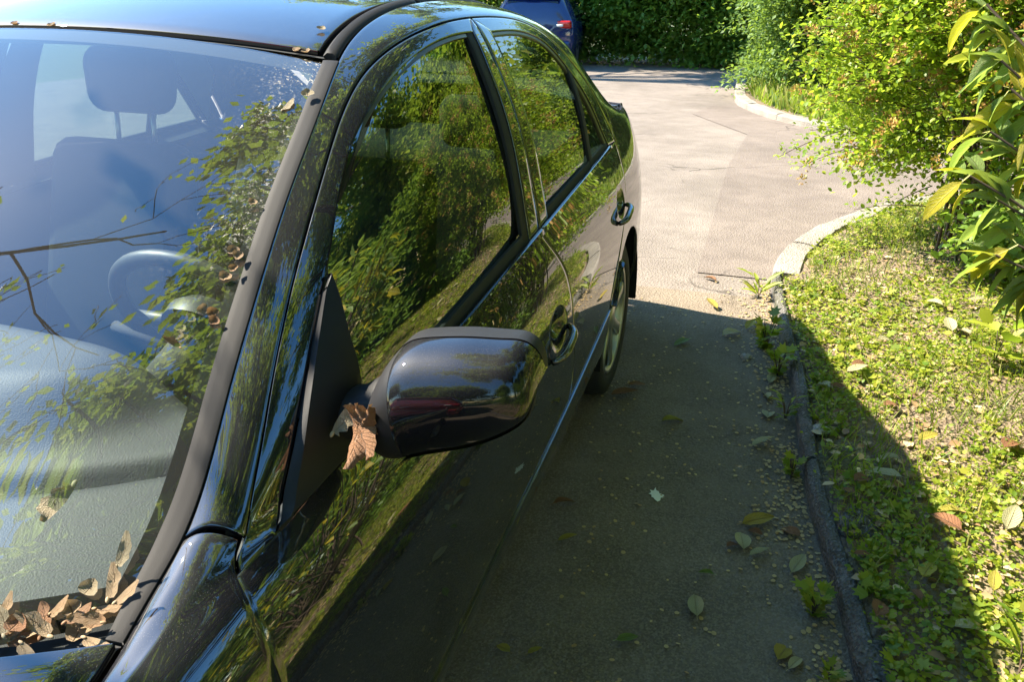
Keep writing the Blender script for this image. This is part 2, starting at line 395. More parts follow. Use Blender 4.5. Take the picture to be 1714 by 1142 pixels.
# near verge
K_NEAR = [(.52, -5), (.50, -2), (.46, -.3), (.43, .7), (.395, 1.25), (.36, 1.57), (.33, 1.84), (.298, 2.03), (.255, 2.35), (.215, 3.02), (.175, 3.42), (.13, 3.9), (.10, 4.3)]
K_BEND = [(.10, 4.3), (.155, 4.75), (.27, 5.13), (.50, 5.66), (.86, 6.22), (1.09, 6.50), (1.7, 6.95), (2.6, 7.2), (4.2, 7.3)]
def vz(x, y):
    return .082 + .018 * np.sin(x * 5.1 + y * 2.3) * np.sin(y * 3.7) + .03 * np.clip((np.asarray(x) - .5) / 1.5, 0, 1) + gz(y)
kp = resample(K_NEAR + K_BEND[1:], 130, scale=(1, 1))
far_side = np.stack([np.full(130, 8.5), np.linspace(-5, 7.35, 130)], 1)
nu = 60; V = []; _t = unit(np.gradient(kp, axis=0)); _n = np.stack([_t[:, 1], -_t[:, 0]], 1); _w = np.interp(kp[:, 1], [4.25, 4.4], [.046, .145])[:, None]; kin = kp + _n * _w
for i in range(130):
    for j in range(nu):
        a = (j / (nu - 1)) ** 1.8
        x = kin[i, 0] * (1 - a) + far_side[i, 0] * a; y = kin[i, 1] * (1 - a) + far_side[i, 1] * a
        z = float(vz(x, y)) - (.03 + (.02 if kp[i, 1] > 4.3 else 0)) * math.exp(-j / 3)
        V.append((x, y, z))
tag(mesh('verge', V, gfaces(130, nu, flip=True), 'soil'), 'planted verge of earth and weeds beside the kerb', kind='structure')

def kerb(name, path, stone_len, w, h, mat, label, top_in=.0, seed=1, tilt=0.0):
    root = tag(empty(name), label, kind='structure'); rr = random.Random(seed)
    P = resample(path, 400, scale=(1, 1)); s = np.r_[0, np.cumsum(np.linalg.norm(np.diff(P, axis=0), axis=1))]
    n = max(1, int(round(s[-1] / stone_len)))
    for k in range(n):
        a, b = s[-1] * k / n + .004, s[-1] * (k + 1) / n - .004
        ss = np.linspace(a, b, 9) ; X = np.interp(ss, s, P[:, 0]); Y = np.interp(ss, s, P[:, 1])
        tx, ty = np.gradient(X), np.gradient(Y); L = np.hypot(tx, ty); nx, ny = ty / L, -tx / L     # right-hand side of travel
        V = []; dh = rr.uniform(-.008, .008); ring = 8
        for i in range(9):
            e = .008 if i in (0, 8) else 0
            jit = lambda: rr.uniform(-.006, .006)
            prof = [(0, -.12), (0 + e, h * .75 + jit()), (.012 + e, h - .004 - e + jit()), (w * .45, h - e + jit() * .6), (w - .015, h - .002 - e + jit()), (w - .002, h * .7), (w, -.12), (w * .5, -.12)]
            for (o, z) in prof:
                V.append((X[i] + nx[i] * o, Y[i] + ny[i] * o, float(gz(Y[i])) + z + (dh if z > 0 else 0)))
        F = gfaces(9, ring, True) + [tuple(range(ring)), tuple(range(8 * ring, 9 * ring))[::-1]]
        ks = mesh('kerb_stone', V, F, mat, root); ks.data.set_sharp_from_angle(angle=R(24))
    return root
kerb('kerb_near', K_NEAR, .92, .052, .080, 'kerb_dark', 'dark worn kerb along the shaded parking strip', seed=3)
kerb('kerb_bend', K_BEND, .62, .155, .075, 'kerb_concrete', 'pale kerb stones curving round the verge corner', seed=5)
K_FAR = [(-.86, 19), (-.80, 17), (-.73, 15.6), (-.64, 13.6), (-.53, 12.4), (-.36, 11.76), (.26, 10.52), (1.0, 9.75), (2.2, 9.2), (4.5, 8.9)]
kerb('kerb_far', K_FAR[::-1], 1.0, .17, .095, 'kerb_concrete', 'pale kerb round the far lawn', seed=7)
fk = resample(K_FAR, 60, scale=(1, 1)); V = []
for i in range(60):
    for j in range(14):
        a = j / 13; x = fk[i, 0] * (1 - a) + 10 * a; y = fk[i, 1] * (1 - a) + (20 - 11 * i / 59) * a
        V.append((x + .10 * (1 - a), y, float(gz(y)) + .085))
tag(mesh('far_lawn', V, gfaces(60, 14, flip=True), 'soil'), 'raised lawn bed beyond the road', kind='structure')

# ------------------------------------------------------------------ the dark sedan
# body side = surface S(y, t): t runs up a cross-section (0 sill, 4 belt line, 8 roof rail); y runs to the rear
XC = -1.35
HUB_R, HUB_F, HUB_Z = 2.853, .10, .312
_wide = nspl([-1.0, -.4, .3, 1.0, 1.7, 2.3, 2.9, 3.4, 3.7], [.80, .865, .895, .912, .916, .910, .895, .85, .775])
_Zb = nspl([-1, -.4, .3, .8, 1.25, 1.76, 2.3, 2.7, 3.2, 3.7], [.72, .80, .885, .925, .95, .978, .995, 1.005, 1.01, .99])
_in = nspl([-1, .3, 1.25, 1.8, 2.7, 3.3, 3.7], [.09, .085, .072, .068, .075, .08, .09])
_rW = nspl([-1.0, -.4, .1, .3, .45, .52, .6, .74, .874, 1.0, 1.109, 1.275, 1.34, 1.6, 1.9, 2.2, 2.7, 3.1, 3.4, 3.75],
           [.60, .70, .755, .768, .768, .758, .752, .727, .700, .675, .655, .618, .602, .575, .565, .56, .575, .61, .655, .66])
_rZ = nspl([-1.0, -.4, .1, .30, .45, .52, .6, .74, .874, 1.0, 1.109, 1.2, 1.275, 1.34, 1.45, 1.6, 1.9, 2.2, 2.6, 2.9, 3.1, 3.3, 3.6, 3.75],
           [.70, .79, .85, .872, .893, .912, .944, 1.046, 1.146, 1.232, 1.298, 1.348, 1.385, 1.412, 1.447, 1.475, 1.487, 1.47, 1.385, 1.255, 1.145, 1.05, 1.0, .985])
def _ctrl(y):
    w = _wide(y); zb = _Zb(y); wb = w - _in(y); wr = _rW(y); zr = _rZ(y)
    dW = wb - wr; dZ = zr - zb; L = max(math.hypot(dW, dZ), 1e-6); nx, nz = dZ / L, dW / L
    b = .075 * min(1, L / .45)
    P = [(w - .095, .20), (w - .02, .36), (w, .60), (w - .022, .83), (wb, zb)]
    for a, s in ((.36, .75), (.68, np.interp(y, [1.2, 1.7], [.84, 1.0])), (.88, np.interp(y, [1.2, 1.7], [.46, .80]))): P.append((wb - dW * a + nx * b * s, zb + dZ * a + nz * b * s))
    return P + [(wr, zr)]
_YT = np.linspace(-1.0, 3.8, 1201)
_CT = np.array([_ctrl(y) for y in _YT])                       # (n,9,2)
_A = np.zeros((9, 9)); _A[0, 0] = _A[8, 8] = 1; _B = np.zeros((9, 9))
for i in range(1, 8):
    _A[i, i - 1] = 1; _A[i, i] = 4; _A[i, i + 1] = 1; _B[i, i - 1] = 6; _B[i, i] = -12; _B[i, i + 1] = 6
_K = np.linalg.solve(_A, _B)
def S(q, off=0.0, side=1):
    """points on the body side for (y, t) pairs; off < 0 goes into the car"""
    q = np.asarray(q, float); sh = q.shape[:-1]; y = q[..., 0].ravel(); t = q[..., 1].ravel()
    def ev(y, t):
        f = np.clip((y - _YT[0]) / (_YT[1] - _YT[0]), 0, len(_YT) - 1.001); k = f.astype(int); a = (f - k)[:, None, None]
        P = _CT[k] * (1 - a) + _CT[k + 1] * a; m2 = np.einsum('ij,njk->nik', _K, P)
        i = np.clip(t.astype(int), 0, 7); u = t - i; n = np.arange(len(t)); A = (1 - u)[:, None]; D = u[:, None]
        r = m2[n, i] * A**3 / 6 + m2[n, i + 1] * D**3 / 6 + (P[n, i] - m2[n, i] / 6) * A + (P[n, i + 1] - m2[n, i + 1] / 6) * D
        return np.stack([XC + r[:, 0], y, r[:, 1]], 1)
    p = ev(y, t)
    if off:
        e = 1e-3; du = ev(y + e, t) - ev(y - e, t); dv = ev(y, np.minimum(t + e, 8)) - ev(y, t - e)
        n = np.cross(du, dv); n = unit(n); n[n[:, 0] + .3 * n[:, 2] < 0] *= -1; p = p + n * (off if np.isscalar(off) else np.asarray(off).ravel()[:, None])
    if side < 0: p[:, 0] = 2 * XC - p[:, 0]
    return p.reshape(*sh, 3)
def tz(y, z):
    lo, hi = 0., 4.5
    for _ in range(40):
        m = (lo + hi) / 2
        if S([[y, m]])[0, 2] < z: lo = m
        else: hi = m
    return lo
def loft(curves, n, m, lin=False):
    """(n x m) grid of (y, t) between boundary curves"""
    C = [resample(c, n, lin) for c in curves]; k = len(C)
    pos = np.linspace(0, k - 1, m); G = np.zeros((n, m, 2))
    for j, p in enumerate(pos):
        i = min(int(p), k - 2); u = p - i; G[:, j] = C[i] * (1 - u) + C[i + 1] * u
    return G
def panel(name, P, mat, parent, edges='0123', r=.0028, depth=.014, side=1, out=(1, 0, .3)):
    """a sheet-metal panel: grid plus a rounded, folded-in edge"""
    P = np.asarray(P, float); n, m, _ = P.shape
    N = np.cross(np.gradient(P, axis=0), np.gradient(P, axis=1)); N = unit(N)
    o = np.array(out, float); o[0] *= side
    if (N.reshape(-1, 3) @ o).mean() < 0: N = -N
    V = P.reshape(-1, 3).tolist(); F = gfaces(n, m)
    idx = np.arange(n * m).reshape(n, m)
    for e in edges:
        if e == '0': a, b, ids, nn = P[0], P[1], idx[0], N[0]
        if e == '1': a, b, ids, nn = P[-1], P[-2], idx[-1], N[-1]
        if e == '2': a, b, ids, nn = P[:, 0], P[:, 1], idx[:, 0], N[:, 0]
        if e == '3': a, b, ids, nn = P[:, -1], P[:, -2], idx[:, -1], N[:, -1]
        d = unit(a - b); d = unit(d - nn * np.sum(d * nn, 1)[:, None])
        rings = [a + d * r * .7 - nn * r * .3, a + d * r - nn * r, a + d * r - nn * depth]
        prev = list(ids)
        for q in rings:
            b0 = len(V); V += q.tolist(); cur = list(range(b0, b0 + len(q)))
            F += [(prev[i], prev[i + 1], cur[i + 1], cur[i]) for i in range(len(q) - 1)]; prev = cur
    ob = mesh(name, V, F, mat, parent)
    # consistent outward faces
    me = ob.data
    import bmesh as _b
    bm = _b.new(); bm.from_mesh(me); bm.faces.ensure_lookup_table()
    s = sum(1 if f.normal.dot(Vector(o)) > 0 else -1 for f in bm.faces[:(n - 1) * (m - 1)])
    _b.ops.recalc_face_normals(bm, faces=bm.faces)
    s = sum(1 if f.normal.dot(Vector(o)) > 0 else -1 for f in list(bm.faces)[:(n - 1) * (m - 1)])
    if s < 0: _b.ops.reverse_faces(bm, faces=bm.faces)
    bm.to_mesh(me); bm.free(); me.set_sharp_from_angle(angle=R(38)); return ob
def smooth_glass(q, off, side):
    """a pane with one even curvature: cubic fitted to the body side"""
    P = S(q, 0, 1); y = (P[..., 1].ravel() - 1.7); z = (P[..., 2].ravel() - 1.15)
    T = np.stack([np.ones_like(y), y, z, y * y, y * z, z * z, y * y * z, y * z * z], 1)
    k = np.linalg.lstsq(T, P[..., 0].ravel(), rcond=None)[0]; P[..., 0] = (T @ k).reshape(P.shape[:-1]) + off
    if side < 0: P[..., 0] = 2 * XC - P[..., 0]
    return P
def ribbon(name, q, width_t, off, mat, parent, side=1, h=.0, n=60, lin=False):
    """a raised band along a (y,t) line; width in t on both sides"""
    q = resample(q, n, lin); a = q.copy(); b = q.copy()
    w = width_t if not np.isscalar(width_t) else (width_t, width_t)
    a[:, 1] -= w[0]; b[:, 1] += w[1]
    G = np.stack([a, a * .5 + b * .5, b], 1)
    P = S(G, off, side)
    return panel(name, P, mat, parent, r=.002, depth=max(.006, h), side=side)
def band(name, qa, qb, off, mat, parent, side=1, n=60, m=4, crown=.0, lin=False):
    P = S(loft([qa, qb], n, m, lin), off, side)
    if crown:
        base = S(loft([qa, qb], n, m, lin), off + crown, side)
        for j in range(1, m - 1): P[:, j] = base[:, j]
    return panel(name, P, mat, parent, r=.0018, depth=.008, side=side)

G_UP = [(.634, 4.587), (.671, 5.339), (.721, 5.823), (.807, 6.457), (.909, 6.90), (.985, 7.08), (1.063, 7.242), (1.156, 7.39), (1.259, 7.40), (1.374, 7.25), (1.533, 7.093),
        (1.685, 7.015), (1.884, 6.949), (2.047, 6.88), (2.24, 6.736), (2.41, 6.36), (2.53, 5.86), (2.64, 5.32), (2.75, 4.66), (2.83, 4.02)]
IN_F = [(.660, 3.93), (.684, 4.10), (.699, 4.32), (.757, 5.104), (.846, 5.729), (.925, 6.109), (.998, 6.387), (1.088, 6.746), (1.18, 6.915), (1.263, 6.865), (1.389, 6.76), (1.512, 6.735), (1.65, 6.69), (1.795, 6.60)]
IN_R = [(1.905, 6.52), (2.01, 6.50), (2.126, 6.464), (2.22, 6.39), (2.296, 6.28), (2.365, 6.08), (2.43, 5.76), (2.50, 5.40), (2.60, 4.82), (2.715, 4.04)]
SILL = [(.565, 1.02), (.945, 1.13), (1.272, 1.297), (1.683, 1.41), (1.888, 1.462), (2.2, 1.56), (2.46, 1.64)]
FD_FRONT = [(.590, 3.93), (.578, 3.6), (.566, 3.27), (.561, 2.8), (.56, 2.2), (.563, 1.6), (.566, 1.08)]
FD_REAR = [(1.790, 3.93), (1.80, 3.85), (1.865, 3.3), (1.90, 2.76), (1.903, 2.35), (1.897, 1.62), (1.884, 1.50)]
RD_REAR = [(2.835, 3.93), (2.845, 3.4), (2.83, 2.95), (2.74, 2.62), (2.58, 2.20), (2.49, 1.9), (2.455, 1.68)]
def sub(path, y0, y1, n=40, lin=False):
    p = resample(path, 400, lin); k = (p[:, 0] >= min(y0, y1)) & (p[:, 0] <= max(y0, y1)); return p[k]
def shift(path, dy=0, dt=0): return [(a + dy, b + dt) for a, b in path]

def door_grid(front, rear, n, m, t_top=3.93):
    """door skin: front edge to rear edge, both run downwards"""
    f = resample(front, m); r = resample(rear, m); G = np.zeros((n, m, 2))
    for i in range(n):
        a = i / (n - 1); G[i] = f * (1 - a) + r * a
        # follow the sill line at the bottom
    sl = resample(SILL, 300)
    for i in range(n):
        tb = np.interp(G[i, -1, 0], sl[:, 0], sl[:, 1]) + .035
        t0, t1 = G[i, 0, 1], G[i, -1, 1]
        G[i, :, 1] = t0 + (G[i, :, 1] - t0) * (tb - t0) / (t1 - t0)
    return G
def dent(P, cy, cz, ry, rz, d, side):
    r = np.sqrt(((P[..., 1] - cy) / ry) ** 2 + ((P[..., 2] - cz) / rz) ** 2)
    P[..., 0] -= side * d * np.where(r < 1, (1 - r**2) ** 1.5, 0); return P
def arch(hub, r, z0=.30, n=40, a0=None):
    """wheel-arch outline as (y,t), front to rear"""
    th0 = math.asin(min(1, (z0 - HUB_Z) / r)); q = []
    for a in np.linspace(math.pi - th0, th0, n):
        y = hub + r * math.cos(a); q.append((y, tz(y, HUB_Z + r * math.sin(a))))
    return q

car = empty('sedan', (XC, 1.5, 0)); tag(car, 'glossy black four-door sedan parked along the shaded strip beside the kerb', 'car')
CAR_INV = Matrix.Translation(-Vector(car.location))
def fin(o, parent=None):
    """hang a mesh built in world space under a part"""
    return o
def handle(parent, y, t, side):
    c = S([[y, t]], 0, side)[0]; cz = c[2]
    path = []
    for a in np.linspace(-1, 1, 15):
        q = S([[y + a * .088, t - .03 + a * .05]], .004 + .023 * (1 - abs(a) ** 4), side)[0]; path.append(q)
    V, F = tube(path, [.008 + .0045 * (1 - abs(a) ** 3) for a in np.linspace(-1, 1, 15)], 10)
    return mesh('door_handle', V, F, 'black_paint', parent)

for side in (1, -1):
    # painted pillar and roof rail, windscreen to rear
    up = sub(G_UP, .634, 2.83)
    railtop = [(y, 8.0) for y in np.linspace(.60, 3.15, 40)]
    G = np.zeros((150, 14, 2)); a = resample(railtop, 150); b = resample([(q[0], q[1] + .055) for q in G_UP], 150)
    yy = np.interp(np.linspace(0, 1, 150), np.linspace(0, 1, 150), b[:, 0])
    for i in range(150):
        # run straight across the pillar towards the rail, a little forward
        ya = b[i, 0] + (.0 if b[i, 0] < 2.3 else (b[i, 0] - 2.3) * .55)
        ya = max(.602, ya - .035 * max(0, 1 - abs(b[i, 0] - .63) / .3))
        for j in range(14):
            u = j / 13; G[i, j] = (b[i, 0] * (1 - u) + ya * u, b[i, 1] * (1 - u) + 8.0 * u)
    panel('roof_rail', S(G, 0, side), 'black_paint', car, side=side)
    # wing
    top = [(.5935, 7.95), (.52, 8), (.45, 8), (.3, 8), (.0, 8), (-.4, 8), (-.8, 8)]
    c2 = [(.606, 6.2), (.52, 6.2), (.45, 6.2), (.3, 5.9), (0, 5.9), (-.4, 5.9), (-.8, 6)]
    c2b = [(.6215, 4.72), (.55, 4.75), (.45, 4.8), (.3, 4.8), (0, 4.8), (-.4, 4.8), (-.8, 4.8)]
    c3 = [(.593, 4.05), (.45, 4.0), (.3, 4.0), (0, 4), (-.3, 4), (-.5, 4), (-.8, 4)]
    c4 = [(.556, 2.9), (.45, 3.0), (.3, 3.0), (.1, 3.0), (-.2, 3.0), (-.5, 3), (-.82, 3)]
    c5 = [(.553, 1.05), (.52, .9)] + arch(HUB_F, .365)[::-1] + [(-.42, .6), (-.78, .5)]
    panel('front_wing', S(loft([top, c2, c2b, c3, c4, c5], 110, 76, True), 0, side), 'black_paint', car, side=side)
    # front door
    fd = door_grid(FD_FRONT, FD_REAR, 130, 90); P = S(fd, 0, side); hc = S([[1.76, 2.50]], 0, side)[0]
    P = dent(P, hc[1], hc[2] + .012, .075, .055, .030, side)
    door = panel('front_door', P, 'black_paint', car, side=side)
    fr_out = [(q[0] + .004, q[1] - .05) for q in sub(G_UP, .634, 1.838)]; fr_out = [(.601, 3.99), (.617, 4.30)] + [tuple(q) for q in fr_out]
    band('door_frame', fr_out, IN_F, 0, 'black_paint', door, side, 110, 12)
    # black window channel inside the frame
    g_in = [(q[0] + .018, q[1] - .10) for q in sub(IN_F, .93, 1.80)]
    band('window_channel', [(q[0] + .003, q[1] - .02) for q in sub(IN_F, .93, 1.80)], g_in, -.003, 'window_channel', door, side, 70, 4)
    sail_b = [(.955, 6.14), (.942, 5.75), (.927, 5.401), (.921, 5.0), (.916, 4.657), (.910, 4.35), (.905, 4.02)]
    sail_f = [(q[0] + .002, q[1] - .01) for q in sub(IN_F, .672, .928)][::-1]
    band('mirror_sail', sail_f, sail_b, .004, 'black_plastic', door, side, 40, 14, .010)
    gb = [(.905, 4.06), (1.1, 4.07), (1.3, 4.08), (1.5, 4.09), (1.69, 4.09)]
    gt = sail_b[::-1][:-1] + [tuple(q) for q in g_in] 
    gt = [(.900, 4.3), (.910, 4.657), (.920, 5.4), (.95, 6.14)] + [(q[0] - .006, q[1] + .03) for q in sub(IN_F, .97, 1.775)]
    wp = smooth_glass(loft([gb, gt], 80, 30), -.009, side)
    w_ob = panel('side_window', wp, 'side_glass', door, edges='', side=side)
    band('belt_seal', [(.90, 4.0), (1.3, 4.02), (1.70, 4.02)], [(.90, 4.14), (1.3, 4.16), (1.70, 4.15)], -.002, 'rubber', door, side, 30, 4)
    band('belt_strip', [(.90, 3.925), (1.3, 3.93), (1.785, 3.93)], [(.90, 4.02), (1.3, 4.035), (1.788, 4.035)], .004, 'black_paint', door, side, 50, 7, .006)
    band('pillar_bar', [(1.667, 4.09), (1.752, 6.60)], [(1.702, 4.04), (1.790, 6.60)], -.002, 'rubber', door, side, 20, 4)
    band('pillar_cover', [(1.705, 4.04), (1.794, 6.60)], [(1.783, 4.04), (1.838, 6.88)], .001, 'black_paint', door, side, 20, 6)
    handle(door, 1.76, 2.42, side)
    # rear door
    rf = shift(FD_REAR, .009); rd = door_grid(rf, RD_REAR, 110, 90); P = S(rd, 0, side); hc = S([[2.70, 2.86]], 0, side)[0]
    P = dent(P, hc[1], hc[2] + .012, .075, .055, .030, side)
    rdoor = panel('rear_door', P, 'black_paint', car, side=side)
    out_r = [(q[0] - .004, q[1] - .05) for q in sub(G_UP, 1.848, 2.83)]
    band('door_frame', out_r, IN_R, 0, 'black_paint', rdoor, side, 90, 12)
    gr_in = [(q[0] - .014, q[1] - .10) for q in sub(IN_R, 1.91, 2.70)]
    band('window_channel', [(q[0] - .003, q[1] - .02) for q in sub(IN_R, 1.91, 2.70)], gr_in, -.003, 'window_channel', rdoor, side, 60, 4)
    gb = [(1.872, 4.09), (2.1, 4.09), (2.3, 4.08), (2.43, 4.06)]; gt = [(1.885, 6.4)] + [(q[0], q[1] + .03) for q in gr_in if q[0] < 2.46]
    panel('side_window', smooth_glass(loft([gb, gt], 50, 30), -.009, side), 'side_glass', rdoor, edges='', side=side)
    gb = [(2.43, 4.06), (2.68, 4.04)]; gt = [(2.475, 5.42), (2.69, 4.10)]
    panel('quarter_window', S(loft([gb, gt], 16, 14), -.009, side), 'side_glass', rdoor, edges='', side=side)
    band('window_divider', [(2.405, 4.04), (2.44, 5.78)], [(2.442, 4.04), (2.475, 5.62)], -.001, 'rubber', rdoor, side, 16, 4)
    band('belt_seal', [(1.87, 4.02), (2.7, 4.0)], [(1.87, 4.15), (2.7, 4.10)], -.002, 'rubber', rdoor, side, 30, 4)
    band('belt_strip', [(1.794, 3.93), (2.2, 3.93), (2.72, 3.94)], [(1.797, 4.035), (2.2, 4.035), (2.72, 4.02)], .004, 'black_paint', rdoor, side, 50, 7, .006)
    band('pillar_cover', [(1.793, 4.04), (1.847, 6.88)], [(1.870, 4.06), (1.905, 6.55)], .001, 'black_paint', rdoor, side, 20, 6)
    handle(rdoor, 2.70, 2.78, side)
    # rear wing with its wheel arch
    q_up = [(2.87, 8.0), (3.0, 8), (3.2, 8), (3.4, 8), (3.72, 8)]
    q1 = [(2.845, 4.05), (3.0, 4.3), (3.2, 4.6), (3.4, 5), (3.72, 5.5)]
    A = arch(HUB_R, .365, .32)
    q2 = [(2.853, 3.4), (3.0, 3.3), (3.2, 3.3), (3.4, 3.3), (3.74, 3.4)]
    q3 = [(2.832, 2.95)] + [(y, min(3.0, t + .16)) for y, t in A[20:34]] + [(3.3, 2.0), (3.72, 2.0)]
    panel('rear_wing', S(loft([q_up, q1, q2], 60, 40, True), 0, side), 'black_paint', car, side=side, edges='012')
    q4 = [(2.47, 1.72)] + A[6:] + [(3.28, .9), (3.70, .4)]
    q3 = [(2.853, 3.4), (2.86, 3.38), (2.9, 3.35), (3.0, 3.3), (3.2, 3.3), (3.4, 3.3), (3.74, 3.4)]
    q35 = resample(RD_REAR, 60)[12:56]; q35 = [(a + .011, b) for a, b in q35]
    lower = S(loft([[(2.853, 3.4), (3.0, 3.3), (3.2, 3.3), (3.4, 3.3), (3.74, 3.4)], [(2.80, 2.78), (2.9, 2.80), (3.1, 2.72), (3.3, 2.4), (3.74, 2.3)], q4], 90, 44, True), 0, side)
    panel('rear_wing', lower, 'black_paint', car, side=side, edges='013')
    # sill
    sl = resample(SILL, 60); sl = [(a, b - .005) for a, b in sl]
    band('sill', [(.57, .02), (1.5, .02), (2.45, .05)], sl, .005, 'black_paint', car, side, 80, 10)
    # dark lining behind the panel gaps
    for nm, q in (('door_seal', G_UP[:-1]), ('door_seal', FD_FRONT), ('door_seal', FD_REAR), ('door_seal', RD_REAR)):
        P = S(resample(q, 80), -.011, side); d = unit(np.gradient(P, axis=0)); nn = S(resample(q, 80), -.03, side) - P; c2_ = unit(np.cross(d, nn)) * .02
        panel(nm, np.stack([P - c2_, P, P + c2_], 1), 'gap_black', car, edges='', side=side)
    P = S(loft([SILL, shift(SILL, 0, .2)], 40, 3), -.012, side); panel('door_seal', P, 'gap_black', car, edges='', side=side)
    # inner door lining
    P = S(loft([[(.62, 3.95), (2.8, 3.98)], [(.62, 1.2), (2.4, 1.7)]], 30, 12), -.075, side)
    panel('door_lining', P, 'cabin_cloth', car, edges='', side=side)
    P = S(loft([[(.66, 3.97), (2.8, 3.99)], [(.66, 3.97), (2.8, 3.99)]], 30, 2), -.075, side); P2 = S(loft([[(.66, 4.02), (2.8, 4.02)], [(.66, 4.02), (2.8, 4.02)]], 30, 2), -.008, side)
    P[:, 1] = P2[:, 1]; panel('door_sill_top', P, 'cabin_cloth', car, edges='', side=side, out=(.1, 0, 1))
    # inside of pillars
    P = S(loft([[(y, t) for y, t in IN_F[4:]] + IN_R, [(y, min(8, t + 1.0)) for y, t in IN_F[4:]] + [(y, min(8, t + 1.3)) for y, t in IN_R]], 60, 6), -.035, side)
    panel('pillar_lining', P, 'headliner', car, edges='', side=side)
    P = S(loft([[(1.70, 4.0), (1.80, 6.7)], [(1.87, 4.0), (1.90, 6.7)]], 12, 4), -.05, side); panel('pillar_lining', P, 'cabin_cloth', car, edges='', side=side)
    # windscreen side trim and roof moulding
    n = 60; y = np.linspace(.475, 1.318, n); out_ = S(np.stack([y, np.full(n, 8.0)], 1), .0, 1)
    inn = out_.copy(); wt = np.interp(y, [.48, .6, 1.0, 1.32], [.022, .032, .031, .030]); inn[:, 0] -= wt; inn[:, 1] -= wt * .10; inn[:, 2] += .001
    out2 = out_.copy(); out2[:, 0] -= .0025; lift = np.array([0, -.0012, .0025])
    G3 = np.stack([out2 + lift, out2 * .66 + inn * .34 + lift * 1.1, out2 * .33 + inn * .67 + lift * 1.1, inn + lift * .9], 1)
    if side < 0: G3[..., 0] = 2 * XC - G3[..., 0]
    panel('windscreen_trim', G3, 'grey_trim', car, out=(.3, -.3, 1), side=side, r=.001, depth=.009)
    y = np.linspace(1.336, 2.75, 70); e = S(np.stack([y, np.full(70, 8.0)], 1), 0, 1)
    for a, b in ((0, 22), (22, 70)):
        k = e[a:b]; G3 = np.stack([k + [-.010, 0, .000], k + [-.018, 0, .007], k + [-.030, 0, .008], k + [-.038, 0, .002]], 1)
        if side < 0: G3[..., 0] = 2 * XC - G3[..., 0]
        panel('roof_moulding', G3, 'grey_trim', car, out=(.3, 0, 1), side=side, depth=.02)
    k = e; G3 = np.stack([k + [.004, 0, -.012], k + [-.03, 0, -.014], k + [-.062, 0, -.010]], 1)
    if side < 0: G3[..., 0] = 2 * XC - G3[..., 0]
    panel('roof_channel', G3, 'gap_black', car, edges='', out=(.3, 0, 1), side=side)

# roof, windscreen, rear screen, bonnet, boot: symmetric across the car
def cross(yc, a): return yc
def span(rows, n=41):
    """rows of (edge point (W,y,z), y at centre, z at centre)"""
    A = np.linspace(-1, 1, n); P = []
    for (W, y, z, yc, zc) in rows:
        f = 1 - np.abs(A) ** 2.2
        P.append(np.stack([XC + A * W, y + (yc - y) * f, z + (zc - z) * f], 1))
    return np.array(P)
rows = []
for u in np.linspace(0, 1, 40):
    y = 1.346 + u * (2.46 - 1.346); W = _rW(y) - .052; z = _rZ(y) + .006
    yc = y + (-.05) * (1 - u) ** 3 + .06 * u ** 3
    zc = z + .036 + .012 * u
    rows.append((W, y, z, yc, zc))
panel('roof', span(rows), 'black_paint', car, out=(0, 0, 1))
P = span([(W - .02, y, z - .035, yc, zc - .035) for W, y, z, yc, zc in rows]); panel('headliner', P, 'headliner', car, edges='', out=(0, 0, 1))
ws = []
for u in np.linspace(0, 1, 44):
    y = .52 + u * (1.326 - .52); W = _rW(max(y, .6)) - .022; z = _rZ(max(.6, y)) if y > .6 else .944 - (.6 - y) * .68
    bow = .25 * (1 - u) ** 1.3 + .052
    ws.append((W, y - .004, z - .004, y - bow, z + .028 + .020 * u))
WS = span(ws, 61); WS[-6:, :, 2] -= (np.linspace(0, 1, 6) ** 2 * .004)[:, None]
wscreen = panel('windscreen', WS, 'windshield_glass', car, edges='', out=(0, -.5, 1))
_x = np.abs(WS[..., 0] - XC); _w = _x.max(axis=1, keepdims=True); _u = np.linspace(0, 1, WS.shape[0])[:, None]
_e = np.exp(-((_w - _x) / (.045 + .05 * _u))**2) * np.clip((_u - .35) / .2, 0, 1)
_at = wscreen.data.attributes.new('edge', 'FLOAT', 'POINT'); _at.data.foreach_set('value', _e.ravel().astype(np.float32))
# black printed border of the windscreen
def frit(name, Pg, off):
    N = unit(np.cross(np.gradient(Pg, axis=0), np.gradient(Pg, axis=1))); N[N[..., 2] < 0] *= -1
    return Pg + N * off
B = frit('b', WS, -.003)
panel('windscreen_border', B[:3, :, :], 'gap_black', wscreen, edges='', out=(0, -.5, 1))
panel('windscreen_border', B[-3:, :, :], 'gap_black', wscreen, edges='', out=(0, -.5, 1))
panel('windscreen_border', B[:, :2, :], 'gap_black', wscreen, edges='', out=(0, -.5, 1)); panel('windscreen_border', B[:, -2:, :], 'gap_black', wscreen, edges='', out=(0, -.5, 1))
hd = span([(rows[0][0] + .02, rows[0][1] - .022, rows[0][2] - .012, rows[0][3] - .022, rows[0][4] - .010), (rows[0][0] + .02, rows[0][1] + .01, rows[0][2] - .014, rows[0][3] + .01, rows[0][4] - .014)])
panel('header_seal', hd, 'rubber', car, edges='', out=(0, 0, 1))
rs = []
for u in np.linspace(0, 1, 24):
    y = 2.44 + u * (3.27 - 2.44); W = _rW(y) - .03; z = _rZ(y) + .004 - .03 * max(0, (y - 3.15) / .12)
    rs.append((W, y, z, y + .06 + .10 * u, z + .05 - .02 * u))
panel('rear_screen', span(rs), 'side_glass', car, edges='', out=(0, .4, 1))
bt = []
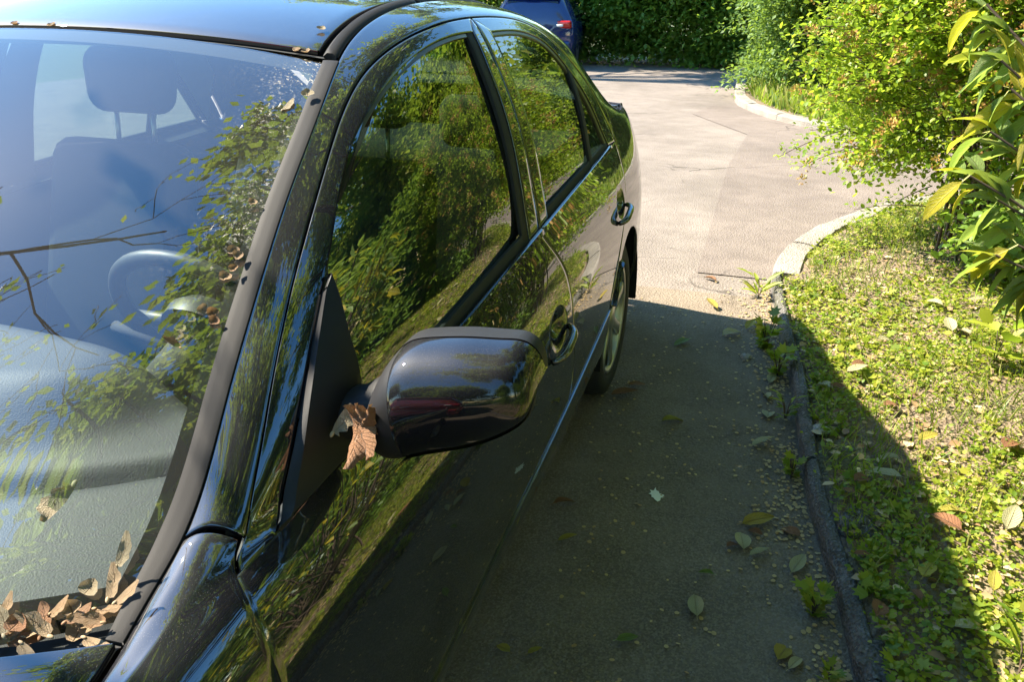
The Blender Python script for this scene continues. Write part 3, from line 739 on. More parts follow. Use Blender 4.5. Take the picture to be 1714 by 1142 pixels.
for u in np.linspace(0, 1, 16):
    y = 3.21 + u * (3.74 - 3.21); W = _rW(y) - .006; z = _rZ(y); bt.append((W, y, z + .001, y + .165 - .06 * u, z + .03))
panel('boot_lid', span(bt), 'black_paint', car, edges='01', out=(0, 0, 1))
panel('boot_lining', np.array([[(XC + s_ * .66, y, .60) for s_ in (-1, 1)] for y in (2.62, 3.72)], float), 'gap_black', car, edges='', out=(0, 0, 1))
# tail: bumper and rear face
tq = np.linspace(0, 8, 40); sec = S(np.stack([np.full(40, 3.735), tq], 1)); A = np.linspace(-1, 1, 31)
P = np.array([[(XC + a * (p[0] - XC), 3.735 + .11 * (1 - abs(a) ** 3.5) * (1 + .35 * math.exp(-((p[2] - .45) / .18) ** 2)), p[2]) for a in A] for p in sec])
panel('rear_bumper', P, 'black_paint', car, edges='', out=(0, 1, 0))
for s_ in (1, -1):
    P = S(loft([[(3.64, 3.7), (3.735, 3.8)], [(3.64, 2.9), (3.735, 2.9)]], 12, 10), .004, s_); panel('tail_lamp', P, 'tail_lens', car, side=s_)
# bonnet
hr = []
for u in np.linspace(0, 1, 40):
    y = .468 - u * 1.26; W = _rW(y) - .012; z = _rZ(y) + .004
    hr.append((W, y, z, y - .26 * (1 - u) ** 1.5 - .10 * u, z + .055))
panel('bonnet', span(hr), 'black_paint', car, out=(0, 0, 1))
fr = np.array([[(XC + a * .80, -.80 - .16 * (1 - abs(a) ** 3), z) for a in A] for z in np.linspace(.22, .70, 10)])
panel('front_bumper', fr, 'black_paint', car, edges='', out=(0, -1, 0))
# cowl between bonnet and glass
cw = span([(.74, .475, .875, .20, .90), (.745, .53, .872, .275, .90), (.745, .56, .885, .30, .905)])
panel('cowl', cw, 'black_plastic', car, edges='', out=(0, 0, 1))
# floor and bulkheads
fl = [[(XC + s_ * .80, y, .19) for s_ in (-1, 1)] for y in (-.8, 3.7)]
panel('floor_pan', np.array(fl, float), 'rubber', car, edges='', out=(0, 0, 1))
fl = [[(XC + s_ * .72, .55, z) for s_ in (-1, 1)] for z in (.19, .85)]; panel('bulkhead', np.array(fl, float), 'rubber', car, edges='', out=(0, 1, 0))

# wheels
def make_wheel(hub_y, side):
    x = XC + side * .865; w = empty('wheel', (0, 0, 0), car)
    R0 = .312
    prof = [(-.195, .215), (-.20, .26), (-.185, .298), (-.14, R0), (-.06, R0), (-.012, .300), (.0, .27), (-.004, .235), (-.012, .222), (-.03, .212)]
    n = 56; V = []
    for (dx, r) in prof:
        V += [(x + side * dx, hub_y + r * math.cos(a), HUB_Z + r * math.sin(a)) for a in np.linspace(0, 2 * math.pi, n, endpoint=False)]
    mesh('tyre', V, gfaces(len(prof), n, True), 'tyre', w)
    prof = [(-.012, .222), (-.006, .216), (-.012, .205), (-.05, .198), (-.11, .19), (-.12, .05)]
    V = []
    for (dx, r) in prof:
        V += [(x + side * dx, hub_y + r * math.cos(a), HUB_Z + r * math.sin(a)) for a in np.linspace(0, 2 * math.pi, n, endpoint=False)]
    mesh('rim', V, gfaces(len(prof), n, True), 'alloy', w)
    V, F = tube([(x + side * d, hub_y, HUB_Z) for d in (-.11, -.03, -.016, -.012)], [.075, .070, .052, .02], 20); mesh('hub_cap', V, F, 'alloy', w)
    for k in range(7):
        a = 2 * math.pi * k / 7 + .3; pts = []; 
        Vs = []
        for r, wd, dx in ((.045, .030, -.02), (.10, .024, -.016), (.16, .022, -.014), (.207, .032, -.013)):
            c = np.array([x + side * dx, hub_y + r * math.cos(a), HUB_Z + r * math.sin(a)]); t = np.array([0, -math.sin(a), math.cos(a)])
            Vs += [c - t * wd - [side * .006, 0, 0], c - t * wd * .7, c + t * wd * .7, c + t * wd - [side * .006, 0, 0], c - [side * .03, 0, 0]]
        mesh('spoke', Vs, gfaces(4, 5, True), 'alloy', w)
    # wheel house
    n = 24; V = []
    for dx in (-.30, .015):
        V += [(x + side * dx, hub_y + .37 * math.cos(a), HUB_Z + .37 * math.sin(a)) for a in np.linspace(-.15, math.pi + .15, n)]
    mesh('wheel_house', V, gfaces(2, n), 'gap_black', car)
    V = [(x - side * .29, hub_y + .37 * math.cos(a), HUB_Z + .37 * math.sin(a)) for a in np.linspace(-.15, math.pi + .15, n)]
    mesh('wheel_house', V, [tuple(range(n))], 'gap_black', car)
for side in (1, -1):
    make_wheel(HUB_R, side); make_wheel(HUB_F, side)

# door mirrors: outline in the plane facing forward, domed towards the front
def make_mirror(side):
    root = empty('door_mirror', (0, 0, 0), car)
    topc = [(-.505, 1.020), (-.492, 1.058), (-.472, 1.092), (-.448, 1.113), (-.41, 1.123), (-.354, 1.129), (-.30, 1.130), (-.266, 1.126), (-.249, 1.108), (-.241, 1.072)]
    botc = [(-.500, .968), (-.490, .945), (-.478, .934), (-.461, .931), (-.42, .944), (-.351, .967), (-.30, .988), (-.270, 1.006), (-.249, 1.026), (-.241, 1.060)]
    sh = lambda L: [(-.352 + (x + .362) * .86, 1.026 + (z - 1.03) * .86) for x, z in L]; topc, botc = sh(topc), sh(botc)
    n, m = 56, 30; T = resample(topc, n, scale=(1, 1)); Bc = resample(botc, n, scale=(1, 1)); P = np.zeros((n, m, 3)); Q = np.zeros((n, m, 3))
    for i in range(n):
        a = i / (n - 1)
        for j in range(m):
            b = j / (m - 1); th = math.pi * b
            p = Bc[i] * (.5 + .5 * math.cos(th)) + T[i] * (.5 - .5 * math.cos(th))
            da = max(0, 1 - max(0, (a - .35) / .65) ** 3.2) ** .5 * (1 - .35 * max(0, (.3 - a) / .3) ** 2)
            db = math.sin(th) ** .50 * (1 - .10 * math.cos(th) * 1)
            y = .872 + .050 * b * b - .080 * da * db + (p[0] + .35) * .10
            P[i, j] = (p[0], y, p[1])
            y2 = .872 + .050 * b * b + .020 * da * min(1, math.sin(th) * 3) ** .5 + (p[0] + .35) * .10
            c = np.array([-.37, 1.035]); pin = c + (p - c) * .965
            Q[i, j] = (pin[0] if 0 < j < m - 1 else p[0], y2, pin[1] if 0 < j < m - 1 else p[1])
    if side < 0:
        for X in (P, Q): X[..., 0] = 2 * XC - X[..., 0]
    k = 15
    panel('mirror_base', P[:k + 1], 'black_plastic', root, edges='', out=(0, -1, 0))
    cap = P[k:].copy()
    panel('mirror_cap', cap, 'mirror_paint', root, edges='0', r=.0015, depth=.006, out=(0, -1, 0))
    # lower skirt of black plastic under the cap
    lo = P[:, :5].copy(); c0 = P.mean(axis=(0, 1)); lo = lo + np.array([0, -.0025, -.0025])
    panel('mirror_skirt', lo[k - 2:], 'black_plastic', root, edges='', out=(0, -1, -1))
    hi = P[:, -2:].copy() + np.array([0, .0, .0015]); panel('mirror_rim', np.concatenate([hi, Q[:, -3:-2]], 1), 'black_plastic', root, edges='', out=(0, 0, 1))
    panel('mirror_back', Q, 'black_plastic', root, edges='', out=(0, 1, 0))
    gl = Q[8:-5, 5:-4].copy(); gl[..., 1] += .003; panel('mirror_glass', gl, 'mirror_silver', root, edges='', out=(0, 1, 0))
    # arm to the sail
    pa = np.array([(-.560, .88, .955), (-.53, .878, .965), (-.505, .878, .978), (-.47, .885, .99)])
    if side < 0: pa[:, 0] = 2 * XC - pa[:, 0]
    V = []
    for p, (ry, rz) in zip(pa, ((.075, .055), (.055, .045), (.042, .038), (.045, .05))):
        V += [(p[0], p[1] + ry * math.cos(t), p[2] + rz * math.sin(t)) for t in np.linspace(0, 2 * math.pi, 20, endpoint=False)]
    mesh('mirror_arm', V, gfaces(4, 20, True), 'black_plastic', root)
make_mirror(1); make_mirror(-1)

# cabin
def base_y(x):  # windscreen base
    a = min(1, abs((x - XC) / .72)); return .52 - .30 * (1 - a ** 2.2)
X = np.linspace(XC - .70, XC + .70, 71); Yv = np.linspace(0, 1, 60); P = np.zeros((71, 60, 3))
for i, x in enumerate(X):
    for j, v in enumerate(Yv):
        y0 = base_y(x) + .02; y1 = .98 - .10 * abs((x - XC) / .7) ** 2
        y = y0 + v * (y1 - y0); d = y - base_y(x)
        z = .868 + .05 * min(1, d / .3) ** .8
        z -= .030 * math.exp(-((d - .33) / .022) ** 2)                           # groove
        h = math.exp(-(((x + 1.13) / .27) ** 4)) * max(0, min(1, (d - .36) / .16)); h = h * h * (3 - 2 * h); z += .085 * h
        if v > .9: z -= ((v - .9) / .1) ** 2 * .07
        P[i, j] = (x, y, z)
dash = panel('dashboard', P, 'dash_plastic', car, edges='', out=(0, 0, 1))
fp = np.array([[(x, .965 - .10 * abs((x - XC) / .7) ** 2 - .06 * k, .86 - .40 * k) for k in (0, .5, 1)] for x in X[::5]]); panel('dashboard_front', fp, 'cabin_cloth', dash, edges='', out=(0, 1, 0))
for x_ in np.linspace(XC - .40, XC + .40, 17):
    y_ = base_y(x_) + .15; V, F = xf(rbox(.030, .012, .006, .003, 2), Matrix.Translation((x_, y_, .8945))); mesh('defroster_slot', V, F, 'gap_black', dash)
V, F = xf(rbox(.20, .05, .03, .012), Matrix.Translation((XC, .80, .925))); mesh('centre_vent', V, F, 'cabin_cloth', dash)
sw = empty('steering_wheel', (0, 0, 0), car)
wc = np.array([-.985, 1.16, .925]); ti = R(27)
def wpt(a, r, d=0): return wc + np.array([r * math.cos(a), -r * math.sin(a) * math.sin(ti) + d * math.cos(ti), r * math.sin(a) * math.cos(ti) + d * math.sin(ti)])
ring = [wpt(a, .188) for a in np.linspace(0, 2 * math.pi, 49)]; V, F = tube(ring, .0155, 12, False); mesh('wheel_rim', V, F, 'wheel_plastic', sw)
V = [tuple(wpt(a, r, d)) for r, d in ((.085, -.03), (.085, .0), (.07, .02), (.03, .03), (.001, .032)) for a in np.linspace(0, 2 * math.pi, 24, endpoint=False)]
mesh('wheel_hub', V, gfaces(5, 24, True), 'wheel_plastic', sw)
for a in (R(0), R(180), R(235), R(305)):
    V, F = tube([wpt(a, r) for r in (.06, .12, .185)], [.020, .016, .014], 8); mesh('wheel_spoke', V, F, 'wheel_plastic', sw)
V, F = tube([wc + np.array([0, -.02, -.01]), wc + np.array([0, -.25, -.10])], [.045, .05], 12); mesh('steering_column', V, F, 'cabin_cloth', sw)
for dx in (-.12, .12):
    V, F = tube([wc + np.array([0, -.08, -.02]), wc + np.array([dx, -.075, .0]), wc + np.array([dx * 1.35, -.07, .01])], [.008, .008, .011], 8); mesh('column_stalk', V, F, 'cabin_cloth', sw)
def make_seat(x, y, z_top, hw, rear=False):
    s = empty('rear_seat' if rear else 'front_seat', (0, 0, 0), car)
    V, F = xf(rbox(hw * 2, .50, .16, .06), Matrix.Translation((x, y - .32, .40))); mesh('seat_cushion', V, F, 'cabin_cloth', s)
    M4 = Matrix.Translation((x, y - .02, .44 + (z_top - .44) / 2)) @ Matrix.Rotation(R(-17), 4, 'X')
    V, F = rbox(hw * 2, .13, z_top - .40, .055)
    V = [(vx * (1 - .16 * max(0, vz_ / (z_top - .4) * 2)), vy - .02 * abs(vx / hw) ** 2, vz_) for vx, vy, vz_ in V]
    mesh('seat_back', [tuple(M4 @ Vector(v)) for v in V], F, 'cabin_cloth', s)
    for hx in ((x,) if not rear else (x - .36, x + .36)):
        hy = y + .135; hz = z_top + (.165 if not rear else .09)
        M4 = Matrix.Translation((hx, hy, hz)) @ Matrix.Rotation(R(-10), 4, 'X')
        V, F = rbox(.275, .10, .185, .048, 5)
        V = [(vx * (1 + .06 * vz_ / .09), vy, vz_ - .05 * (vx / .14) ** 4 * (vz_ > 0) * .5) for vx, vy, vz_ in V]
        mesh('headrest', [tuple(M4 @ Vector(v)) for v in V], F, 'headrest_cloth', s)
        for d in (-.062, .062):
            V, F = tube([(hx + d, hy - .03, z_top - .06), (hx + d, hy - .005, hz - .05)], .0065, 8); mesh('headrest_post', V, F, 'bright_metal', s)
make_seat(-1.71, 1.735, 1.115, .25); make_seat(-.99, 1.735, 1.115, .25); make_seat(XC, 2.55, .98, .62, True)
ps = np.array([[(XC + s_ * (.60), y, .955) for s_ in (-1, 0, 1)] for y in (2.68, 3.22)], float); panel('parcel_shelf', ps, 'cabin_cloth', car, edges='', out=(0, 0, 1))

# ------------------------------------------------------------------ trees and shrubs
def grow(base, d, L, r, depth, rr, segs, tips, up=.15, spread=.75, kids=(2, 4), bend=.18, shrink=.72, minr=.004):
    p = np.array(base, float); d = unit(np.array(d, float)); n = 5; path = [p.copy()]; rad = [r]
    for i in range(n):
        d = unit(d + rr.normal(size=3) * bend + np.array([0, 0, up * .3])); p = p + d * L / n; path.append(p.copy()); rad.append(max(minr, r * (1 - .45 * (i + 1) / n)))
    segs.append((path, rad))
    if depth == 0:
        tips.append((path[0], path[-1])); return
    if depth <= 2: tips.append((path[2], path[-1]))
    for k in range(rr.integers(kids[0], kids[1] + 1)):
        i = rr.integers(2, n + 1); dd = unit(d + rr.normal(size=3) * spread + np.array([0, 0, up])); 
        grow(path[i], dd, L * shrink * rr.uniform(.75, 1.15), rad[i] * .68, depth - 1, rr, segs, tips, up, spread, kids, bend, shrink, minr)
def make_tree(name, label, cat, base, h, r, mat, leaf_n, leaf_size, seed, depth=4, lean=(0, 0, 1), group=None, trunk=.35, tmpl=LEAF2, spread=.75, kids=(2, 4), crown_spread=.22, bark='bark', up=.15, clump=1.0):
    rr = np.random.default_rng(seed); root = empty(name, base); tag(root, label, cat, group)
    segs, tips = [], []
    grow(base, lean, h * trunk, r, depth, rr, segs, tips, up, spread, kids)
    big = [t for t in segs if t[1][0] > r * .30]; small = [t for t in segs if t[1][0] <= r * .30]
    V, F = bmesh_join([tube(p, q, 8 if q[0] > .03 else 5, False) for p, q in big]); mesh('trunk', V, F, bark, root)
    if small: V, F = bmesh_join([tube(p, q, 4, False) for p, q in small]); o = mesh('twigs', V, F, bark, root); o['kind'] = 'stuff'
    if leaf_n:
        k = rr.integers(0, len(tips), leaf_n); A = np.array([t[0] for t in tips])[k]; B = np.array([t[1] for t in tips])[k]; u = rr.random((leaf_n, 1)) ** .7
        pos = A + (B - A) * u * 1.15 + rr.normal(size=(leaf_n, 3)) * crown_spread * clump
        ax = unit(B - A) + rr.normal(size=(leaf_n, 3)) * .9 + np.array([0, 0, -.3])
        o = cloud('crown', pos, ax, rr.uniform(.7, 1.25, leaf_n) * leaf_size, tmpl, mat, root); o['kind'] = 'stuff'
    return root
def copy_tree(o, loc, rz, sc, label=None, group=None):
    c = o.copy(); COL.objects.link(c); base = o.location.copy(); c.location = loc; c.rotation_euler = (0, 0, rz); c.scale = (sc, sc, sc)
    for ch in o.children:
        k = ch.copy(); COL.objects.link(k); k.parent = c; k.matrix_parent_inverse = ch.matrix_parent_inverse.copy()
    if label: c['label'] = label
    if group: c['group'] = group
    return c

# --- arching spiraea bush with faded orange flower heads at the verge corner
def spiraea(base, seed, label, tw_n=300, leaves=(60, 95), rx=1.05, h=2.45, off=(-.05, .35)):
    rr = np.random.default_rng(seed); root = empty('spiraea_bush', base); tag(root, label, 'bush')
    bx, by, bz = base; c = np.array([bx + off[0], by + off[1], bz])
    stems = []; P = []; AX = []; SZ = []; FP = []; FA = []; tw = []
    def rad(z):  return rx * np.interp(z, [0, .25, .6, 1.0, 1.5, 2.0, h], [.30, .52, .86, 1.0, .98, .78, .25])
    for k in range(44):
        a = rr.uniform(0, 2 * math.pi); z = rr.uniform(.7, h - .2); R_ = rad(z) * rr.uniform(.5, .95)
        b0 = np.array([bx, by, bz]) + np.array([rr.normal() * .13, rr.normal() * .12, 0])
        e = c + np.array([R_ * math.cos(a), R_ * math.sin(a), z]); mid = b0 * .55 + e * .45 + np.array([0, 0, z * .28])
        pts = resample([b0, mid, e], 8, scale=None) if False else np.array([(1 - t)**2 * b0 + 2 * t * (1 - t) * mid + t * t * e for t in np.linspace(0, 1, 9)])
        stems.append(tube(pts, np.linspace(.010, .0035, 9), 5, False))
    V, F = bmesh_join(stems); mesh('stems', V, F, 'twig', root)['kind'] = 'stuff'
    for k in range(tw_n):
        a = rr.uniform(0, 2 * math.pi); z = .22 + (h - .22) * rr.beta(1.6, 1.5); R_ = rad(z) * rr.uniform(.45, 1.0)
        low = z < .55
        if low and rr.random() < .80: continue
        e0 = c + np.array([R_ * math.cos(a) * .75, R_ * math.sin(a) * .75, z - .05])
        o = unit(np.array([math.cos(a), math.sin(a), rr.uniform(-.15, .5)]) + rr.normal(size=3) * .25); L = rr.uniform(.25, .48)
        pts = np.array([e0 + o * L * t + np.array([0, 0, -.10 * t * t * L * 2]) for t in np.linspace(0, 1, 7)]); tw.append(tube(pts, np.linspace(.0042, .0018, 7), 3, False))
        n = rr.integers(*leaves); t = rr.random(n) ** .8
        q = e0 + o * L * t[:, None] + np.stack([0 * t, 0 * t, -.2 * t * t * L], 1) + rr.normal(size=(n, 3)) * .045
        P.append(q); AX.append(o * .7 + rr.normal(size=(n, 3)) * .75); SZ.append(rr.uniform(.020, .040, n))
        if rr.random() < .42 and z > .45:
            for _ in range(rr.integers(1, 4)):
                f0 = pts[-1] + rr.normal(size=3) * .05; m_ = 26
                g = unit(rr.normal(size=(m_, 3)) + np.array([0, 0, .8])) * rr.uniform(.012, .034, (m_, 1)); FP.append(f0 + g); FA.append(g)
    V, F = bmesh_join(tw); mesh('twigs', V, F, 'twig', root)['kind'] = 'stuff'
    cloud('foliage', np.concatenate(P), np.concatenate(AX), np.concatenate(SZ), LEAF_OVAL, 'spiraea_leaf', root)['kind'] = 'stuff'
    cloud('flower_heads', np.concatenate(FP), np.concatenate(FA), .0165, LEAF_OVAL, 'spiraea_flower', root, nrm_up=-1)['kind'] = 'stuff'
    return root
spiraea((1.20, 4.85, .08), 21, 'airy yellow-green bush with faded orange flower heads at the verge corner', 1150, (70, 110), 1.05, 2.5, (-.02, .30))

# --- leatherleaf viburnum with long wrinkled leaves, overhanging the verge
def long_leaf(name, mat, L=1.0, W=.30, curl=.25, fold=.12, seg=8, wave=.012, twist=0, seed=0):
    rr = random.Random(seed); V, F, UV = [], [], []
    for i in range(seg + 1):
        t = i / seg; w = W * .5 * (math.sin(math.pi * min(1, t * .97 + .02) ** .85)) ** .75 if 0 < i < seg else .004
        zc = -curl * t * t; a = twist * t
        for j, s in enumerate((-1, -.5, 0, .5, 1)):
            x = s * w; z = zc + fold * abs(s) * w * 2 + wave * rr.uniform(-1, 1) * (abs(s) > .4)
            V.append((x * math.cos(a), t * (1 - curl * .25 * t), z + x * math.sin(a))); UV.append((.5 + s * .5, t))
    F = gfaces(seg + 1, 5)
    b = len(V); 
    for k, (x, y, z) in enumerate(((-.012, -.16, .01), (.012, -.16, .01), (.012, .01, 0), (-.012, .01, 0))): V.append((x, y, z)); UV.append((.5, .02))
    F.append((b, b + 1, b + 2, b + 3))
    o = mesh(name, V, F, mat, uv=UV); me = o.data
    a = me.attributes.new('tint', 'FLOAT', 'POINT'); a.data.foreach_set('value', [0.0] * len(me.vertices))
    COL.objects.unlink(o); bpy.data.objects.remove(o); return me
VL = [long_leaf('viburnum_leaf', 'viburnum_leaf', W=w, curl=c, fold=f, seed=i, twist=t) for i, (w, c, f, t) in enumerate(((.30, .22, .20, .2), (.34, .35, .28, -.3), (.28, .12, .16, .1), (.33, .55, .3, .4)))]
def orient(ax, nrm):
    y = Vector(ax).normalized(); x = y.cross(Vector(nrm)).normalized(); z = x.cross(y); return Matrix((x, y, z)).transposed()
def viburnum(base, tips, label, seed, n_obj=280, extra=0):
    rr = np.random.default_rng(seed); root = empty('viburnum_bush', base); tag(root, label, 'bush'); br = []; cnt = 0; P, A, Z = [], [], []
    for k, (tip, out) in enumerate(tips):
        tip = np.array(tip); b0 = np.array(base) + rr.normal(size=3) * [.10, .12, 0]; mid = b0 * .4 + tip * .6 + np.array([.10, 0, .18])
        pts = np.array([(1 - t)**2 * b0 + 2 * t * (1 - t) * mid + t * t * tip for t in np.linspace(0, 1, 10)]); br.append(tube(pts if k % 4 == 0 or k < 12 else pts[5:], np.linspace(.0075, .0030, 10) if k % 4 == 0 or k < 12 else np.linspace(.006, .003, 5), 6, False))
        d = unit(pts[-1] - pts[-3]) * .5 + np.array(out) * .6; n = rr.integers(7, 11)
        for i in range(n):
            node = pts[-1] - unit(pts[-1] - pts[-3]) * (.11 * (i // 2) / 3.0); a = i * 2.39 + rr.uniform(-.3, .3); 
            side = unit(np.cross(d, [math.cos(a), math.sin(a), .35])); ax = unit(unit(d) * rr.uniform(.25, .9) + side * rr.uniform(.6, 1.0) + np.array([0, 0, rr.uniform(-.65, .05)])); s = rr.uniform(.085, .145)
            nrm = unit(np.array([rr.normal() * .35, rr.normal() * .35 - .1, 1.0]))
            if cnt < n_obj:
                o = bpy.data.objects.new('leaf', VL[rr.integers(0, 4)]); COL.objects.link(o)
                hang(o, root); o.matrix_basis = Matrix.Translation(node + ax * .02) @ (orient(ax, nrm).to_4x4()) @ Matrix.Scale(s, 4); cnt += 1
            else:
                P.append(node + ax * .02); A.append(ax); Z.append(s)
    V, F = bmesh_join(br); mesh('branches', V, F, 'twig', root)
    if P: cloud('foliage', np.array(P), np.array(A), np.array(Z), LONG_T, 'viburnum_leaf2', root, nrm_up=.5)['kind'] = 'stuff'
    return root
LONG_T = (np.array([(0, 0, 0), (.13, .25, .04), (.15, .55, .02), (0, 1, -.22), (-.15, .55, .02), (-.13, .25, .04), (0, .5, -.05)]), [(0, 1, 6), (1, 2, 6), (2, 3, 6), (3, 4, 6), (4, 5, 6), (5, 0, 6)])
leaf_mat('viburnum_leaf2', [(0, (.16, .26, .06)), (.5, (.22, .32, .08)), (.62, (.29, .36, .09)), (.74, (.48, .42, .02)), (1, (.56, .42, .012))], .5, .5)
rr = np.random.default_rng(5)
T = []
for (x, y, z) in [(.44, 2.26, 1.48), (.49, 2.22, 1.36), (.47, 2.16, 1.10), (.56, 2.12, .92), (.52, 2.2, 1.30), (.50, 2.2, 1.2), (.54, 2.14, 1.05), (.60, 2.24, 1.40), (.62, 2.18, 1.14), (.60, 2.12, .95), (.66, 2.10, .88), (.70, 2.2, 1.30), (.72, 2.1, 1.0), (.75, 2.3, 1.45)]:
    T.append(((x, y, z), (-.9, -.1, -.15)))
for k in range(150):
    a = rr.uniform(0, 2 * math.pi); e = rr.uniform(-.7, 1.2); d = np.array([math.cos(a) * math.cos(e), math.sin(a) * math.cos(e), math.sin(e)]); rd = rr.uniform(.55, 1.0)
    p = np.array([1.40, 2.15, 1.30]) + d * np.array([.85, 1.0, 1.0]) * rd
    if p[2] < .35 or p[0] < .74 + max(0, (p[1] - 2.1)) * .35: continue
    T.append((tuple(p), tuple(d)))
viburnum((1.45, 2.05, .10), T, 'viburnum shrub with long wrinkled drooping leaves, some turned yellow, overhanging the verge', 8)

# --- clipped hedge across the end of the road
def leafy_mass(name, label, cat, centre, size, n, leaf, mat, seed, lumps=40, tmpl=LEAF2, stems=0, group=None, shell=.35):
    rr = np.random.default_rng(seed); root = empty(name, (centre[0], centre[1], centre[2])); tag(root, label, cat, group)
    sx, sy, sz = size; C = np.stack([rr.uniform(-.5, .5, lumps) * sx * .9, rr.uniform(-.5, .5, lumps) * sy * .8, rr.uniform(.02, .95, lumps) * sz], 1); Rr = rr.uniform(.20, .42, lumps) * min(sy, sz) * 1.05
    k = rr.integers(0, lumps, n); d = unit(rr.normal(size=(n, 3))); d[:, 2] = np.abs(d[:, 2]) * .9 - .25; u = rr.random(n) ** shell
    p = C[k] + d * (Rr[k] * u)[:, None] + rr.normal(size=(n, 3)) * .05
    keep = p[:, 2] > .02; p = p[keep]; d = d[keep]; n = len(p)
    p += np.array(centre)
    cloud('foliage', p, d + rr.normal(size=(n, 3)) * .6 + np.array([0, 0, -.1]), rr.uniform(.7, 1.3, n) * leaf, tmpl, mat, root)['kind'] = 'stuff'
    st = []
    for i in range(max(4, stems)):
        b = np.array(centre) + np.array([rr.uniform(-.45, .45) * sx, rr.uniform(-.2, .2) * sy, 0]); st.append(tube([b, b + np.array([rr.normal() * .1, rr.normal() * .1, sz * .4]), b + np.array([rr.normal() * .2, rr.normal() * .2, sz * .8])], [.016, .012, .006], 5, False))
    V, F = bmesh_join(st); mesh('stems', V, F, 'bark', root)
    return root
leafy_mass('hedge', 'dense dark green hedge behind the blue car at the end of the road', 'hedge', (-4.3, 19.9, -.43), (8.5, 2.2, 2.7), 80000, .13, 'hedge_leaf', 31, 240, stems=4)
leafy_mass('hedge', 'hedge running on behind the fine-leaved bush', 'hedge', (3.6, 19.0, -.40), (8.0, 2.2, 2.9), 44000, .13, 'hedge_leaf', 32, 180, stems=4)
leafy_mass('feathery_bush', 'rounded fine-leaved dark green bush on the far lawn behind the kerb', 'bush', (.95, 14.2, -.19), (2.7, 2.4, 2.0), 60000, .075, 'cypress_leaf', 33, 90, stems=6)
leafy_mass('lime_bush', 'bright yellow-green shrub behind the fine-leaved bush', 'bush', (1.6, 16.2, -.25), (3.0, 1.8, 3.1), 14000, .10, 'lime_leaf', 34, 40, stems=6)

# --- trees: along the right, behind the hedge, and over the parking place
def canopy_tree(name, label, base, r, lumps, per, leaf, mat, seed, group=None, hub_z=3.2, tmpl=LEAF2):
    """tree given by its trunk and the leaf clumps its limbs reach"""
    rr = np.random.default_rng(seed); root = empty(name, base); tag(root, label, 'tree', group); B = np.array(base, float); parts = []
    hub = B + np.array([0, 0, hub_z]); parts.append(tube(np.array([B, B + (hub - B) * .4 + [.05, .03, 0], hub, hub + [-.1, .1, 1.6]]), [r * 1.25, r, r * .85, r * .6], 10, False)); tw = []; P = []; A = []
    for (x, y, z, R_) in lumps:
        c = np.array([x, y, z]); s0 = hub + np.array([-.05, .05, rr.uniform(0, 1.3)]); m0 = s0 * .5 + c * .5 + rr.normal(size=3) * .25 + [0, 0, .35]
        pts = np.array([(1 - t)**2 * s0 + 2 * t * (1 - t) * m0 + t * t * c for t in np.linspace(0, 1, 9)]); pts[1:-1] += rr.normal(size=(7, 3)) * .05
        parts.append(tube(pts, np.linspace(r * .30, .012, 9), 6, False))
        for k in range(int(5 + R_ * 8)):
            e = c + unit(rr.normal(size=3)) * R_ * rr.uniform(.6, 1.05); q = np.array([c, c * .5 + e * .5 + rr.normal(size=3) * .08, e]); tw.append(tube(q, [.010, .006, .003], 4, False))
            n = int(per * R_ * R_ / 2.2); t = rr.random((n, 1)) ** .6; P.append(c + (e - c) * t + rr.normal(size=(n, 3)) * .16 * R_ ** .5); A.append(unit(e - c) + rr.normal(size=(n, 3)) * .8 + [0, 0, -.3])
    V, F = bmesh_join(parts); mesh('trunk', V, F, 'bark', root); V, F = bmesh_join(tw); mesh('twigs', V, F, 'bark', root)['kind'] = 'stuff'
    P = np.concatenate(P); cloud('crown', P, np.concatenate(A), rr.uniform(.7, 1.25, len(P)) * leaf, tmpl, mat, root)['kind'] = 'stuff'
    return root
rr = np.random.default_rng(3)
LA = [(rr.uniform(-.9, 5), rr.uniform(-5, 1.0), rr.uniform(5.4, 9.2), rr.uniform(.75, 1.25)) for _ in range(46)]
LA += [(rr.uniform(-2.6, -.6), rr.uniform(-3.6, -.6), rr.uniform(5.4, 7.5), rr.uniform(.25, .5)) for _ in range(16)]
LB = []
while len(LB) < 60:
    x, y = rr.uniform(-2.6, 5.5), rr.uniform(.6, 9)
    if x < (-1.55 if y < 2.6 else -2.4 + .15 * (y - 3)): continue
    LB.append((x, y, rr.uniform(5.8, 9.4), rr.uniform(.8, 1.25)))
canopy_tree('maple_tree', 'tall maple behind the viburnum whose crown hangs over the bonnet', (3.6, -1.6, .1), .20, LA, 130, .17, 'maple_leaf', 61)
canopy_tree('maple_tree', 'tall maple behind the orange-flowered bush whose crown hangs over the road', (3.9, 4.4, .1), .21, LB, 130, .17, 'maple_leaf', 62)
LD = [(rr.uniform(3.6, 8.5), rr.uniform(7.6, 12), rr.uniform(1.8, 9.0), rr.uniform(.8, 1.3)) for _ in range(46)]
canopy_tree('maple_tree', 'bushy maple across the side road, mirrored in the front window', (6.2, 9.6, -.1), .20, LD, 110, .18, 'maple_leaf', 64)
LC = [(rr.uniform(-10, -4.4), rr.uniform(15.9, 19.5), rr.uniform(4.0, 10.5), rr.uniform(.7, 1.15)) for _ in range(24)]
canopy_tree('maple_tree', 'tall maple left of the road end that shades the hedge', (-8.2, 15.6, -.3), .22, LC, 110, .20, 'maple_leaf', 63)
t0 = make_tree('maple_tree', 'leafy maple further back on the verge, behind the tall maples', 'tree', (7.6, 2.6, .1), 8.0, .17, 'maple_leaf', 30000, .22, 41, 4, group='maples beside the verge', crown_spread=.42, trunk=.30)
